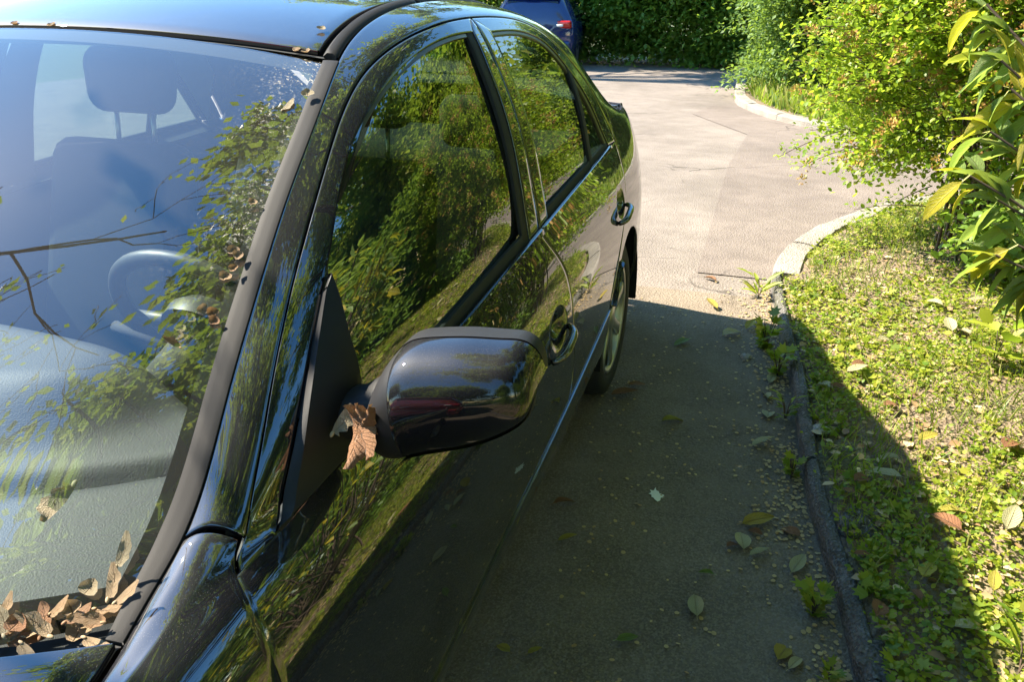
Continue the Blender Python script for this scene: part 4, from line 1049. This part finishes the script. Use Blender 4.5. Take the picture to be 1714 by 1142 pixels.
for i, (x, y, s, rz) in enumerate(((8.4, 6.8, 1.0, 1.0), (7.0, -2.3, 1.05, 2.2), (5.6, 9.8, 1.15, 3.0), (5.4, 13.5, 1.25, 5.3), (7.6, 12.6, 1.35, 1.7), (5.0, -7.5, 1.0, 4.4), (-1.0, -10.0, 1.1, 3.4), (-5.0, -9.5, 1.2, .9), (-9.5, -9.0, 1.2, 2.9))):
    copy_tree(t0, (x, y, float(gz(y))), rz, s, 'leafy maple further back on the verge, behind the tall maples', 'maples beside the verge')
for i, (x, y, s, rz) in enumerate(((-7, 24.5, 1.1, .4), (-2.0, 25.5, 1.25, 1.9), (3.0, 24, 1.1, 3.3), (8, 23, 1.2, 5.0), (-12.5, 22, 1.1, 2.6))):
    copy_tree(t0, (x, y, -.55), rz, s, 'maple standing beyond the hedge at the end of the road', 'maples beyond the hedge')
make_tree('bare_tree', 'thin half-bare tree beside the bonnet, mirrored in the windscreen', 'tree', (-3.0, -1.35, 0), 10.5, .048, 'maple_leaf', 520, .09, 52, 5, (.02, .80, 1), trunk=.36, spread=.6, bark='twig', up=.22, crown_spread=.06, kids=(2, 3))
leafy_mass('leafy_undergrowth', 'low dark green leafy plant at the foot of the orange-flowered bush', 'plant', (1.26, 4.42, .08), (.55, .45, .42), 1500, .045, 'hedge_leaf', 44, 16, tmpl=LEAF_OVAL)
leafy_mass('laurel_bush', 'dense dark bush between the viburnum and the orange-flowered bush', 'bush', (2.75, 3.3, .08), (1.5, 2.4, 2.3), 13000, .085, 'hedge_leaf', 37, 40)
leafy_mass('laurel_bush', 'dense dark bush behind the orange-flowered bush', 'bush', (2.75, 5.5, .06), (1.7, 1.7, 2.5), 13000, .085, 'hedge_leaf', 38, 40)
leafy_mass('laurel_bush', 'dense dark bush beyond the viburnum along the verge', 'bush', (2.6, .2, .08), (1.6, 3.0, 2.2), 13000, .09, 'hedge_leaf', 39, 40)
leafy_mass('laurel_bush', 'dense dark bush at the end of the verge beside the bonnet', 'bush', (2.4, -3.4, .08), (1.6, 3.0, 2.4), 12000, .09, 'hedge_leaf', 40, 40)
leafy_mass('hedge', 'out-of-view hedge ahead of the red hatchback, added to hide the low sky from the mirror cap', 'hedge', (-1.5, -8.2, 0), (9.0, 2.0, 2.6), 24000, .12, 'hedge_leaf', 35, 90)  # added behind the camera to block horizon sky in the mirror cap
leafy_mass('hedge', 'low hedge on the far side of the sedan', 'hedge', (-9.5, 4, 0), (3.0, 2.2, 2.0), 9000, .10, 'hedge_leaf', 36, 30)

# --- weeds, grass and litter on the verge
def verge_points(n, x_max, y0, y1, bias=1.6, seed=0):
    rr = np.random.default_rng(seed); y = rr.uniform(y0, y1, n); kx = np.interp(y, kp[:, 1], kp[:, 0]) + .055
    # beyond the bend the verge starts at the curved kerb
    x = kx + rr.random(n) ** bias * np.maximum(.05, x_max - kx)
    d2 = ((x[:, None] - kp[None, :, 0])**2 + (y[:, None] - kp[None, :, 1])**2).min(axis=1); k = d2 > np.where(y > 4.2, .185, .055)**2
    return x[k], y[k]
def patchy(x, y, f=1.0):
    return .5 + .25 * np.sin(3.1 * f * x + 1.7 * np.sin(2.3 * f * y)) + .25 * np.sin(2.7 * f * y + 1.3 * np.sin(3.7 * f * x))
rr = np.random.default_rng(77)
def rosettes(n, seed, x_max, y0, y1, per, sz, tmpl, lift, thresh):
    x, y = verge_points(n, x_max, y0, y1, 1.1, seed); rr = np.random.default_rng(seed + 1); k = patchy(x, y, 1.4) + rr.normal(size=len(x)) * .12 > thresh; x, y = x[k], y[k]
    P, A, Z = [], [], []
    for a, b in zip(x, y):
        m_ = rr.integers(*per); z = float(vz(a, b)); th = rr.uniform(0, 6.28, m_); hgt = rr.uniform(.0, lift, m_)
        P.append(np.stack([a + rr.normal(size=m_) * .02, b + rr.normal(size=m_) * .02, z + hgt], 1)); A.append(np.stack([np.cos(th), np.sin(th), rr.uniform(-.05, .7, m_)], 1)); Z.append(rr.uniform(*sz, m_))
    return np.concatenate(P), np.concatenate(A), np.concatenate(Z)
P, A, Z = rosettes(10500, 3, 2.3, .4, 6.6, (5, 11), (.007, .023), LEAF_OVAL, .04, .36)
tag(cloud('ground_cover', P, A, Z, LEAF_OVAL, 'weed_leaf', nrm_up=.8), 'low clover-like weeds covering the verge', 'weeds', kind='stuff')
P, A, Z = rosettes(900, 13, 2.3, .4, 6.0, (4, 8), (.025, .046), LOBED, .03, .42)
tag(cloud('weed_clumps', P, A, Z, LOBED, 'weed_leaf', nrm_up=.8), 'larger lobed weeds scattered through the verge', 'weeds', kind='stuff')
x, y = verge_points(30000, 2.6, .4, 6.4, 1.2, 23); k = patchy(x + 3, y, 1.1) + rr.normal(size=len(x)) * .1 > .46; x, y = x[k], y[k]; n = len(x)
tag(cloud('grass', np.stack([x, y, vz(x, y)], 1), np.stack([rr.normal(size=n) * .5, rr.normal(size=n) * .5, np.full(n, 1.0)], 1), rr.uniform(.02, .085, n), BLADE, 'grass_blade', nrm_up=-1), 'thin grass blades on the verge', 'grass', kind='stuff')
n = 9000; x = rr.uniform(-.7, 3.2, n); y = rr.uniform(9.6, 15, n); kx = np.interp(-y, -fk[:, 1], fk[:, 0]); k = x > kx + .25; x, y = x[k], y[k]; n = len(x)
tag(cloud('lawn_grass', np.stack([x, y, gz(y) + .085], 1), np.stack([rr.normal(size=n) * .45, rr.normal(size=n) * .45, np.full(n, 1.0)], 1), rr.uniform(.08, .26, n), (BLADE[0] * np.array([2.2, 1, 1]), BLADE[1]), 'grass_blade', nrm_up=-1), 'sunlit grass on the far raised lawn', 'grass', kind='stuff')
x, y = verge_points(3000, 2.3, .4, 6.4, 1.2, 43); n = len(x); th = rr.uniform(0, 6.28, n)
tag(cloud('leaf_litter', np.stack([x, y, vz(x, y) + .012], 1), np.stack([np.cos(th), np.sin(th), rr.normal(size=n) * .15], 1), rr.uniform(.012, .045, n), LEAF_OVAL, 'litter', nrm_up=1.5), 'dry brown leaf litter on the verge', 'leaf litter', kind='stuff')
# winged seeds blown against the kerb and over the asphalt
y = np.r_[rr.uniform(.9, 4.3, 1900), rr.uniform(.9, 3.9, 520)]; kx = np.interp(y, kp[:, 1], kp[:, 0]); x = kx - np.r_[rr.exponential(.06, 1900), rr.uniform(.02, .75, 520)] - .008
clus = patchy(x * 2, y, 2.2) + rr.normal(size=len(x)) * .2 > .38; x, y = x[clus], y[clus]; n = len(x); th = rr.uniform(0, 6.28, n)
ROUND = (np.array([(0, -.5, 0), (.38, -.3, .05), (.46, .05, .04), (.30, .40, .06), (0, .5, 0), (-.30, .40, .06), (-.46, .05, .04), (-.38, -.3, .05)]), [tuple(range(8))])
tag(cloud('seed_scatter', np.stack([x, y, np.full(n, .0085)], 1), np.stack([np.cos(th), np.sin(th), rr.normal(size=n) * .12], 1), rr.uniform(.007, .015, n), ROUND, 'samara', nrm_up=1.2), 'small dry papery seeds strewn along the kerb', 'seeds', kind='stuff')

# ------------------------------------------------------------------ small weeds, stones and fallen leaves
def weed_plant(loc, n, size, h, label, tmpl, seed, mat='weed_leaf'):
    rr = np.random.default_rng(seed); root = empty('weed_plant', loc); tag(root, label, 'weed'); L = np.array(loc)
    th = rr.uniform(0, 6.28, n); u = rr.random(n); p = L + np.stack([np.cos(th) * u * h * .25, np.sin(th) * u * h * .25, u * h], 1)
    ax = np.stack([np.cos(th), np.sin(th), rr.uniform(.1, 1.0, n)], 1); V, F = bmesh_join([tube([L, L * .5 + q * .5 + np.array([0, 0, h * .1]), q], .0018, 4, False) for q in p[: max(4, n // 3)]])
    mesh('stalks', V, F, 'twig', root); cloud('leaves', p, ax, rr.uniform(.6, 1.2, n) * size, tmpl, mat, root, nrm_up=.6)
LANCE = (np.array([(0, 0, 0), (.10, .3, .03), (.09, .65, .02), (0, 1, -.12), (-.09, .65, .02), (-.10, .3, .03), (0, .5, -.02)]), LEAF_OVAL[1])
weed_plant((.045, 4.06, 0), 16, .11, .12, 'upright narrow-leaved weed sprouting at the kerb corner', LANCE, 1)
weed_plant((.10, 3.42, 0), 46, .055, .16, 'thick dark weed clump in the gutter where the shadow ends', LOBED, 2)
weed_plant((.155, 3.16, 0), 40, .05, .12, 'low weed clump in the gutter against the dark kerb', LOBED, 3)
weed_plant((.19, 2.80, 0), 26, .055, .11, 'leafy weed in the gutter between fallen pale leaves', LANCE, 4)
weed_plant((.215, 2.42, 0), 22, .035, .07, 'small weed in the gutter amid the seeds', LOBED, 5)
weed_plant((.27, 1.77, 0), 30, .045, .09, 'bright green weed with notched leaves rooted in the gutter', LOBED, 6)
weed_plant((.30, 1.55, 0), 14, .035, .05, 'tiny green seedling tuft at the kerb foot', LOBED, 7)
weed_plant((.70, 1.62, .09), 9, .10, .16, 'tall pale young weed standing at the edge of the sunlit verge', LANCE, 8)
weed_plant((.98, 3.35, .10), 14, .11, .17, 'young broad-leaved shrub seedling on the sunlit verge', LEAF_OVAL, 9)
weed_plant((1.12, 3.05, .10), 12, .10, .12, 'broad-leaved seedling beside a dry twig on the verge', LEAF_OVAL, 10)
def lump(name, loc, s, seed, label, mat='kerb_concrete'):
    rr = np.random.default_rng(seed); n, m_ = 9, 14; V = []
    for i in range(n):
        ph = -math.pi / 2 + math.pi * i / (n - 1)
        for j in range(m_):
            a = 2 * math.pi * j / m_; r = 1 + .16 * math.sin(3 * a + seed) * math.cos(ph) + rr.normal() * .06
            V.append((loc[0] + s[0] * r * math.cos(ph) * math.cos(a), loc[1] + s[1] * r * math.cos(ph) * math.sin(a), loc[2] + s[2] * r * max(-.6, math.sin(ph))))
    return tag(mesh(name, V, gfaces(n, m_, True), mat, smooth=False), label, 'stone')
lump('concrete_lump', (.385, 2.10, .075), (.055, .075, .035), 3, 'mossy grey lump of broken concrete behind the kerb', 'kerb_dark')
lump('concrete_lump', (.405, 1.60, .055), (.05, .07, .026), 5, 'worn concrete lump half buried beside the kerb', 'kerb_dark')
lump('pebble', (.02, 3.30, .010), (.022, .018, .016), 6, 'small brown pebble in the gutter by the weed clump', 'stone')
lump('pebble', (.30, 2.62, .085), (.03, .025, .015), 8, 'reddish pebble on the verge edge behind the kerb', 'stone')

LEAF_SHAPES = {}
def fallen_mesh(mat, k):
    if (mat, k) not in LEAF_SHAPES:
        w, c, f, t = ((.42, .10, .15, .1), (.55, .16, .22, -.2), (.36, .22, .35, .3), (.48, -.12, .25, .15))[k]
        LEAF_SHAPES[mat, k] = long_leaf('fallen_leaf', 'fallen_' + mat, W=w, curl=c, fold=f, twist=t, seed=k + 20, seg=7, wave=.02)
    return LEAF_SHAPES[mat, k]
ON_ROAD = [(-.268, 3.358, 'green', .10, -126), (-.056, 3.522, 'pale', .10, 39), (-.211, 2.65, 'yellow', .097, 32), (-.425, 2.795, 'brown', .11, 28), (-.39, 2.886, 'brown', .073, 18),
 (.127, 2.814, 'pale', .09, 87), (.116, 2.969, 'pale', .09, 96), (.115, 2.576, 'pale', .091, 34), (.116, 2.115, 'yellow', .11, 32), (.073, 2.007, 'pale', .088, 99), (.107, 2.061, 'brown', .055, 148),
 (.125, 1.959, 'pale', .064, 32), (-.031, 1.701, 'pale', .102, 100), (.195, 1.603, 'yellow', .079, 71), (.224, 1.573, 'pale', .07, 60), (.229, 1.939, 'pale', .082, 66), (-.181, 1.523, 'green', .061, 33),
 (-.472, 1.395, 'yellow', .045, 161), (-.219, 4.248, 'brown', .09, 145), (-.176, 3.84, 'yellow', .09, 132), (-.394, 1.414, 'yellow', .045, 54), (.048, 1.976, 'brown', .045, 44), (-.474, 2.027, 'brown', .079, 34),
 (-.42, 1.849, 'yellow', .058, 25), (.131, 3.108, 'pale', .09, 78), (.207, 2.099, 'brown', .075, 139), (-.016, 1.827, 'green', .045, -177), (.025, 3.634, 'yellow', .09, 63)]
ON_VERGE = [(.471, 2.333, 'pale', .11, 158), (.608, 2.104, 'brown', .097, 140), (.626, 2.173, 'yellow', .066, 180), (.786, 2.172, 'pale', .10, 69), (.539, 1.894, 'yellow', .10, 67), (.606, 1.708, 'pale', .075, 24),
 (.831, 3.899, 'pale', .086, 138), (.855, 3.635, 'pale', .11, 93), (.906, 3.612, 'pale', .11, 107), (.464, 3.133, 'brown', .089, 28), (.318, 2.948, 'pale', .091, 133), (.369, 2.929, 'brown', .063, 175),
 (.636, 2.612, 'yellow', .088, 40), (.409, 1.713, 'brown', .078, 71), (.498, 2.439, 'pale', .063, 167), (.442, 3.072, 'pale', .087, 28), (.581, 3.443, 'pale', .082, 37), (.545, 2.828, 'brown', .073, 35),
 (1.021, 3.975, 'pale', .082, -177), (.36, 2.725, 'brown', .05, 35), (.36, 2.20, 'brown', .047, 143), (.405, 2.272, 'brown', .073, 44), (.5, 1.79, 'brown', .055, 105), (.686, 1.872, 'yellow', .064, 79), (.38, 1.911, 'brown', .045, 18), (.894, 2.64, 'brown', .11, 51)]
TXT = {'pale': 'pale papery', 'yellow': 'yellow', 'brown': 'dry brown', 'green': 'green'}
for where, L in (('asphalt', ON_ROAD), ('verge', ON_VERGE)):
    for i, (x, y, mname, ln, rot) in enumerate(L):
        o = bpy.data.objects.new('fallen_leaf', fallen_mesh(mname, i % 4)); COL.objects.link(o)
        z = .019 if where == 'asphalt' else float(vz(x, y)) + .040
        if where == 'asphalt' and y > 3.9: z = .012
        o.location = (x - ln / 2 * math.cos(R(rot)), y - ln / 2 * math.sin(R(rot)), z); o.scale = (ln, ln, ln)
        o.rotation_euler = (R(random.uniform(-6, 10)), R(random.uniform(-14, 14)), R(rot - 90))
        if where == 'asphalt': place = ('on the sunlit road by the sedan tail' if y > 3.6 else 'beside the rear tyre' if x < -.35 and y > 2.4 else 'in the gutter along the kerb' if x > .06 else 'on the bare shaded asphalt')
        else: place = 'on the sunlit part of the verge' if x > .58 else 'on the shaded part of the verge'
        tag(o, '%s fallen leaf lying %s' % (TXT[mname], place), 'leaf', 'fallen leaves %s' % place)
# white splash on the asphalt
V = [(0, 0, 0)]; rr = np.random.default_rng(4)
for k in range(22):
    a = 2 * math.pi * k / 22; r = .014 + .016 * (k % 3 == 0) * rr.random() + .02 * max(0, math.cos(a + 1.0)) ** 6; V.append((r * math.cos(a), r * 1.3 * math.sin(a), 0))
o = mesh('bird_dropping', V, [(0, k + 1, (k + 1) % 22 + 1) for k in range(22)], 'white_paper', loc=(-.209, 2.172, .0085)); tag(o, 'small white splash of bird dropping on the shaded asphalt', 'dropping')

# ------------------------------------------------------------------ dry maple seeds and flowers caught on the car
def samara_mesh(name, mat, curl, ragged, seed):
    rr = random.Random(seed); V, F, UV = [], [], []; n = 9
    for i in range(n):
        t = i / (n - 1); w = .05 + .27 * math.sin(math.pi * min(1, .12 + t * .86)) ** .8
        for j in range(4):
            s = j / 3; y = t; x = (s - .12) * w * (1 + ragged * rr.uniform(-.4, .4) * (s > .6)) + .10 * t * t
            V.append((x, .14 + .86 * y, curl * (t * t) * .35 + .06 * s * s + .035 * math.sin(8 * t + seed + 2 * s) * s + rr.uniform(-.016, .016))); UV.append((s, t))
    F = gfaces(n, 4)
    b = len(V)
    for i in range(6):
        ph = -math.pi / 2 + math.pi * i / 5
        for j in range(8):
            a = 2 * math.pi * j / 8; V.append((.02 + .050 * math.cos(ph) * math.cos(a), .10 + .085 * math.sin(ph), .018 + .026 * math.cos(ph) * math.sin(a))); UV.append((.7, .52))
    F += gfaces(6, 8, True, base=b)
    o = mesh(name, V, F, mat, uv=UV); me = o.data; a = me.attributes.new('tint', 'FLOAT', 'POINT'); a.data.foreach_set('value', [0.0] * len(me.vertices))
    COL.objects.unlink(o); bpy.data.objects.remove(o); return me
def husk_mesh(name, mat, seed):
    rr = np.random.default_rng(seed); V, UV = [], []; n, m_ = 6, 12
    for i in range(n):
        t = i / (n - 1)
        for j in range(m_):
            a = 2 * math.pi * j / m_; r = t * (.5 + .06 * math.sin(3 * a + seed)) ; V.append((r * math.cos(a), r * math.sin(a) * .85, .20 * t * t + .03 * math.sin(5 * a) * t + rr.normal() * .012)); UV.append((.5 + .5 * t * math.cos(a), .5 + .5 * t * math.sin(a)))
    o = mesh(name, V, gfaces(n, m_, True), mat, uv=UV); me = o.data; a = me.attributes.new('tint', 'FLOAT', 'POINT'); a.data.foreach_set('value', [0.0] * len(me.vertices))
    COL.objects.unlink(o); bpy.data.objects.remove(o); return me
SM = [samara_mesh('maple_seed', 'seed_pale', .3, .3, 1), samara_mesh('maple_seed', 'seed_dry', .6, .7, 2), samara_mesh('maple_seed', 'seed_dry', .15, .9, 3), samara_mesh('maple_seed', 'seed_pale', .6, 1.3, 4)]
HM = [husk_mesh('seed_husk', 'seed_dry', 1), husk_mesh('seed_husk', 'seed_dry', 2), husk_mesh('seed_husk', 'seed_pale', 3)]
def stick(name, me, p, n, size, rot, label, group=None, lift=.004, tilt=0):
    n = Vector(n).normalized(); t = Vector((0, 1, 0)) - n * n.y; t.normalize(); q = Matrix.Rotation(R(rot), 3, n) @ t
    if tilt: q = (q + n * tilt).normalized()
    o = bpy.data.objects.new(name, me); COL.objects.link(o); ax = q; x = ax.cross(n).normalized(); z = x.cross(ax)
    o.matrix_basis = Matrix.Translation(Vector(p) + n * lift) @ Matrix((x, ax, z)).transposed().to_4x4() @ Matrix.Scale(size, 4)
    return tag(o, label, 'seed' if 'seed' in name else 'leaf', group)
WN = (.37, -.48, .79)
stick('maple_seed', SM[3], (-.742, .600, .992), (.38, -.48, .79), .060, -165, 'pale torn maple seed lying alone on the lower windscreen', lift=.003)
stick('maple_seed', SM[0], (-.774, 1.165, 1.337), (.25, -.41, .88), .036, 5, 'pale maple seed high on the windscreen near the side trim')
stick('seed_husk', HM[2], (-.745, 1.205, 1.360), (.25, -.41, .88), .022, 40, 'small pale husk touching the windscreen side trim near the top')
for k, (p, s, r) in enumerate((((-.722, .986, 1.235), .020, 10), ((-.714, .914, 1.183), .026, 40), ((-.700, .905, 1.180), .024, 160), ((-.696, .885, 1.168), .020, 70), ((-.706, .878, 1.157), .026, 20))):
    stick('seed_husk', HM[k % 2], p, WN, s * .7, r, 'dry orange husk stuck on the dusty glass beside the side trim', 'husks on the windscreen edge')
for k in range(7):
    a = k * .9; stick('seed_husk', HM[k % 2], (-.701 + .014 * math.cos(a) - .004 * k, .819 + .016 * math.sin(a) - .003 * k, 1.117 + .010 * math.sin(a) - .002 * k), WN, .016, k * 50, 'dry curled husk in the brown clump on the glass edge', 'husk clump on the windscreen', lift=.004 + .003 * (k % 3), tilt=.3)
stick('maple_seed', SM[1], (-.708, .773, 1.092), WN, .028, 100, 'single brown seed on the glass below the husk clump')
stick('seed_husk', HM[2], (-.831, 1.416, 1.447), (.18, -.25, .95), .018, 0, 'tiny pale husk on the roof near the moulding')
for k, p in enumerate(((-1.442, 1.300, 1.452), (-1.348, 1.296, 1.451), (-.835, 1.330, 1.416), (-.815, 1.330, 1.414))):
    stick('seed_husk', HM[k % 2], p, (0, -.3, .95), .017, k * 70, 'orange husk caught in the roof edge seal', 'husks along the windscreen top')
# pile in the scuttle corner
pile = [((-.640, .530, .935), SM[0], .058, 20, .75), ((-.660, .512, .922), HM[2], .028, 0, .3), ((-.672, .492, .908), HM[1], .026, 60, .5), ((-.690, .475, .905), SM[1], .048, -30, .8), ((-.652, .500, .905), SM[2], .045, -60, .5),
        ((-.628, .500, .918), SM[1], .055, 35, .35), ((-.720, .446, .893), SM[2], .050, 70, .5), ((-.690, .440, .905), SM[1], .050, -100, .2), ((-.660, .455, .900), SM[1], .062, 95, .15), ((-.697, .462, .900), HM[0], .036, 20, .4),
        ((-.655, .480, .888), HM[0], .034, 20, .1), ((-.612, .482, .912), SM[2], .050, 120, .3), ((-.677, .468, .890), SM[1], .052, 150, .3), ((-.735, .430, .902), HM[2], .040, 30, .3), ((-.712, .455, .905), HM[1], .034, 80, .6),
        ((-.680, .452, .893), SM[2], .055, 45, .2), ((-.656, .494, .893), HM[1], .030, 45, .4), ((-.64, .47, .897), SM[1], .050, -80, .2), ((-.705, .435, .905), SM[0], .050, 60, .2), ((-.75, .42, .90), SM[1], .055, 30, .3),
        ((-.665, .470, .905), SM[2], .045, -20, .5), ((-.632, .486, .905), HM[0], .026, 10, .2), ((-.73, .445, .91), SM[1], .045, 10, .6), ((-.70, .45, .915), HM[1], .03, 0, .3), ((-.76, .43, .90), SM[2], .055, 140, .3), ((-.615, .495, .925), SM[1], .045, -15, .5)]
for k, (p, me, s, r, tl) in enumerate(pile):
    husk = me in HM
    if k == 0: lab = 'large pale maple seed with upright wing above the pile in the scuttle corner'
    elif k == 1: lab = 'round pale husk leaning on the glass above the seed pile'
    else: lab = ('dry %s in the heap of seeds between bonnet and windscreen' % ('round husk' if husk else 'winged maple seed'))
    stick('seed_husk' if husk else 'maple_seed', me, p, (.25, -.3, .92), s * .80, r, lab, None if k < 2 else 'seed heap in the scuttle', lift=.002, tilt=tl * (.8 if k < 4 else .45))
# curled brown leaf and pale seed caught between mirror and sail
def curled_leaf():
    V, F, UV = [], [], []
    arms = [((0, 0), (.002, .026), .016), ((0, 0), (.020, .030), .010), ((0, 0), (.008, -.040), .017), ((0, 0), (.034, -.020), .013), ((0, 0), (-.013, .020), .013)]
    for (a, b_, w) in arms:
        base = len(V); n = 7
        for i in range(n):
            t = i / (n - 1); cx = a[0] + (b_[0] - a[0]) * t; cz = a[1] + (b_[1] - a[1]) * t; d = Vector((b_[0], b_[1])).normalized(); pw = w * (1 - .75 * t ** 1.6) * (1 + .15 * math.sin(9 * t + w * 900))
            for j in range(5):
                s = (j - 2) / 2; V.append((cx - d.y * pw * s, -.004 - .014 * t * t + .011 * s * s * (1 - .3 * t) + .0015 * math.sin(14 * t + 5 * s), cz + d.x * pw * s)); UV.append((.5 + s * .5, t))
        F += gfaces(n, 5, base=base)
    return V, F, UV
V, F, UV = curled_leaf()
o = mesh('curled_leaf', V, F, 'fallen_brown', uv=UV, loc=(-.466, .797, 1.003)); o.rotation_euler = (R(-24), 0, R(-20)); o.scale = (1.3, 1.3, 1.3); tag(o, 'curled brown leaf wedged against the mirror base', 'leaf')
at_ = o.data.attributes.new('tint', 'FLOAT', 'POINT'); at_.data.foreach_set('value', [.1] * len(o.data.vertices))
stick('maple_seed', SM[3], (-.520, .812, .972), (.25, -.9, .35), .058, 12, 'white shredded seed hanging beside the curled leaf at the mirror arm', lift=.012)

# ------------------------------------------------------------------ blue hatchback at the end of the road
def hatchback(name, loc, rz, paint, label):
    root = empty(name, (0, 0, 0)); tag(root, label, 'car')
    # half sections along the car: y, sill half-width, belt half-width, belt z, roof half-width, roof z   (y = 0 at the tail)
    st = [(0.00, .74, .80, .86, .58, .90), (.05, .80, .86, .92, .60, 1.10), (.16, .84, .88, .95, .60, 1.34), (.30, .86, .89, .955, .60, 1.435), (.8, .88, .90, .95, .61, 1.48), (1.6, .88, .90, .94, .62, 1.49), (2.3, .88, .90, .93, .60, 1.44), (2.75, .88, .90, .93, .66, 1.20), (3.15, .88, .89, .92, .78, .98), (3.6, .86, .87, .88, .70, .92), (4.0, .82, .82, .78, .60, .82), (4.2, .70, .70, .60, .50, .66)]
    def sect(q):
        y, ws, wb, zb, wr, zr = q
        half = [(ws - .08, .18), (ws, .32), (wb + .01, .58), (wb, zb - .08), (wb - .03, zb), (wb * .55 + wr * .45 , zb + (zr - zb) * .5), (wr + .03, zr - .06), (wr - .04, zr - .015), (wr * .5, zr + .01), (0, zr + .018)]
        return [(x, y, z) for x, z in half] + [(-x, y, z) for x, z in half[-2::-1]]
    keys = [s[0] for s in st]; fs = [nspl(keys, [s[k] for s in st]) for k in range(1, 6)]; ys_ = np.r_[np.linspace(0, .3, 10), np.linspace(.36, 4.2, 44)]
    S_ = [sect((y, *[f(y) for f in fs])) for y in ys_]; m_ = len(S_[0]); V = [p for s in S_ for p in s]; F = gfaces(len(S_), m_)
    # split into paint and windows
    paint_f, glass_f = [], []
    for fidx, f in enumerate(F):
        i, j = divmod(fidx, m_ - 1); y = ys_[i]
        (glass_f if ((j in (4, 5, 12, 13)) and .62 < y < 2.55 and not 1.42 < y < 1.54) or (j in (5, 6, 7, 8, 9, 10, 11, 12) and y > 2.36 and y < 3.0) else paint_f).append(f)
    paint_f.append(tuple(range(m_)))
    body = mesh('body', V, paint_f, paint, root); mesh('windows', V, glass_f, 'dark_glass', root)
    # rear window, lamps, bumper, plate sit proud of the tail
    def pan(nm, pts, mat, t=.02):
        n = len(pts); V = [(x, y, z) for x, y, z in pts] + [(x, y + t, z) for x, y, z in pts]
        return mesh(nm, V, [tuple(range(n)), tuple(range(n, 2 * n))[::-1]] + [(k, (k + 1) % n, n + (k + 1) % n, n + k) for k in range(n)], mat, root, smooth=False)
    pan('rear_window', [(-.60, .035, 1.00), (.60, .035, 1.00), (.52, .15, 1.34), (-.52, .15, 1.34)], 'dark_glass')
    V, F = xf(rbox(1.18, .26, .035, .015), Matrix.Translation((0, .22, 1.425))); sp = mesh('spoiler', V, F, paint, root)
    V, F = xf(rbox(.30, .02, .02, .008), Matrix.Translation((0, .085, 1.415))); mesh('brake_light', V, F, 'tail_lens', root)
    for sx in (-1, 1):
        V, F = xf(rbox(.34, .10, .15, .035), Matrix.Translation((sx * .67, .03, .90)) @ Matrix.Rotation(sx * R(-14), 4, 'Z')); tl = mesh('tail_light', V, F, 'tail_lens', root)
        V, F = xf(rbox(.14, .05, .05, .015), Matrix.Translation((sx * .60, -.015, .88)) @ Matrix.Rotation(sx * R(-14), 4, 'Z')); mesh('reverse_lens', V, F, 'lens_clear', tl)
        V, F = xf(rbox(.14, .13, .10, .04), Matrix.Translation((sx * .98, 2.75, 1.0))); mesh('door_mirror', V, F, paint, root)
    V, F = xf(rbox(1.66, .20, .34, .08), Matrix.Translation((0, .04, .42))); mesh('rear_bumper', V, F, paint, root)
    V, F = xf(rbox(1.40, .12, .12, .04), Matrix.Translation((0, -.01, .27))); mesh('bumper_insert', V, F, 'black_plastic', root)
    V, F = xf(rbox(.52, .02, .115, .006), Matrix.Translation((0, -.065, .46))); mesh('number_plate', V, F, 'white_paper', root)
    V, F = xf(rbox(.18, .03, .05, .01), Matrix.Translation((0, -.0, .80))); mesh('boot_handle', V, F, 'bright_metal', root)
    V, F = tube([(0, .55, 1.49), (0, .62, 1.56), (0, .72, 1.60)], [.012, .006, .003], 6); mesh('aerial', V, F, 'black_plastic', root)
    for wy in (.78, 3.35):
        for sx in (-1, 1):
            n = 32; V = []
            for dx, r in ((-.19, .19), (-.20, .29), (-.03, .315), (0, .27), (-.01, .21), (-.03, .20), (-.05, .05)):
                V += [(sx * (.895 + dx), wy + r * math.cos(a), .315 + r * math.sin(a)) for a in np.linspace(0, 2 * math.pi, n, endpoint=False)]
            w = mesh('tyre', V, gfaces(7, n, True), 'tyre', root)
            V = [(sx * (.895 + dx), wy + r * math.cos(a), .315 + r * math.sin(a)) for dx, r in ((-.008, .21), (.0, .19), (-.02, .10), (.0, .04), (.003, .001)) for a in np.linspace(0, 2 * math.pi, n, endpoint=False)]
            mesh('rim', V, gfaces(5, n, True), 'alloy', w)
            V = [(sx * (.897 + 0 * r), wy + r * math.cos(a), .315 + r * math.sin(a)) for r in (.322, .375) for a in np.linspace(-.12, math.pi + .12, 24)]
            mesh('wheel_arch', V, gfaces(2, 24), 'gap_black', root)
    root.location = loc; root.rotation_euler = (R(-1.6) if loc[1] > 5 else 0, 0, rz); return root
car_paint('red_paint', (.30, .008, .006), .2)
hatchback('hatchback', (-1.25, -1.50, 0), R(180), 'red_paint', 'made-up red hatchback out of view ahead of the black sedan, added for the red in its mirror cap')  # invented car behind the camera; gives the mirror cap its red reflection
hatchback('hatchback', (-5.05, 17.05, float(gz(17.2))), R(7), 'blue_paint', 'bright blue hatchback parked tail-out before the hedge at the road end')
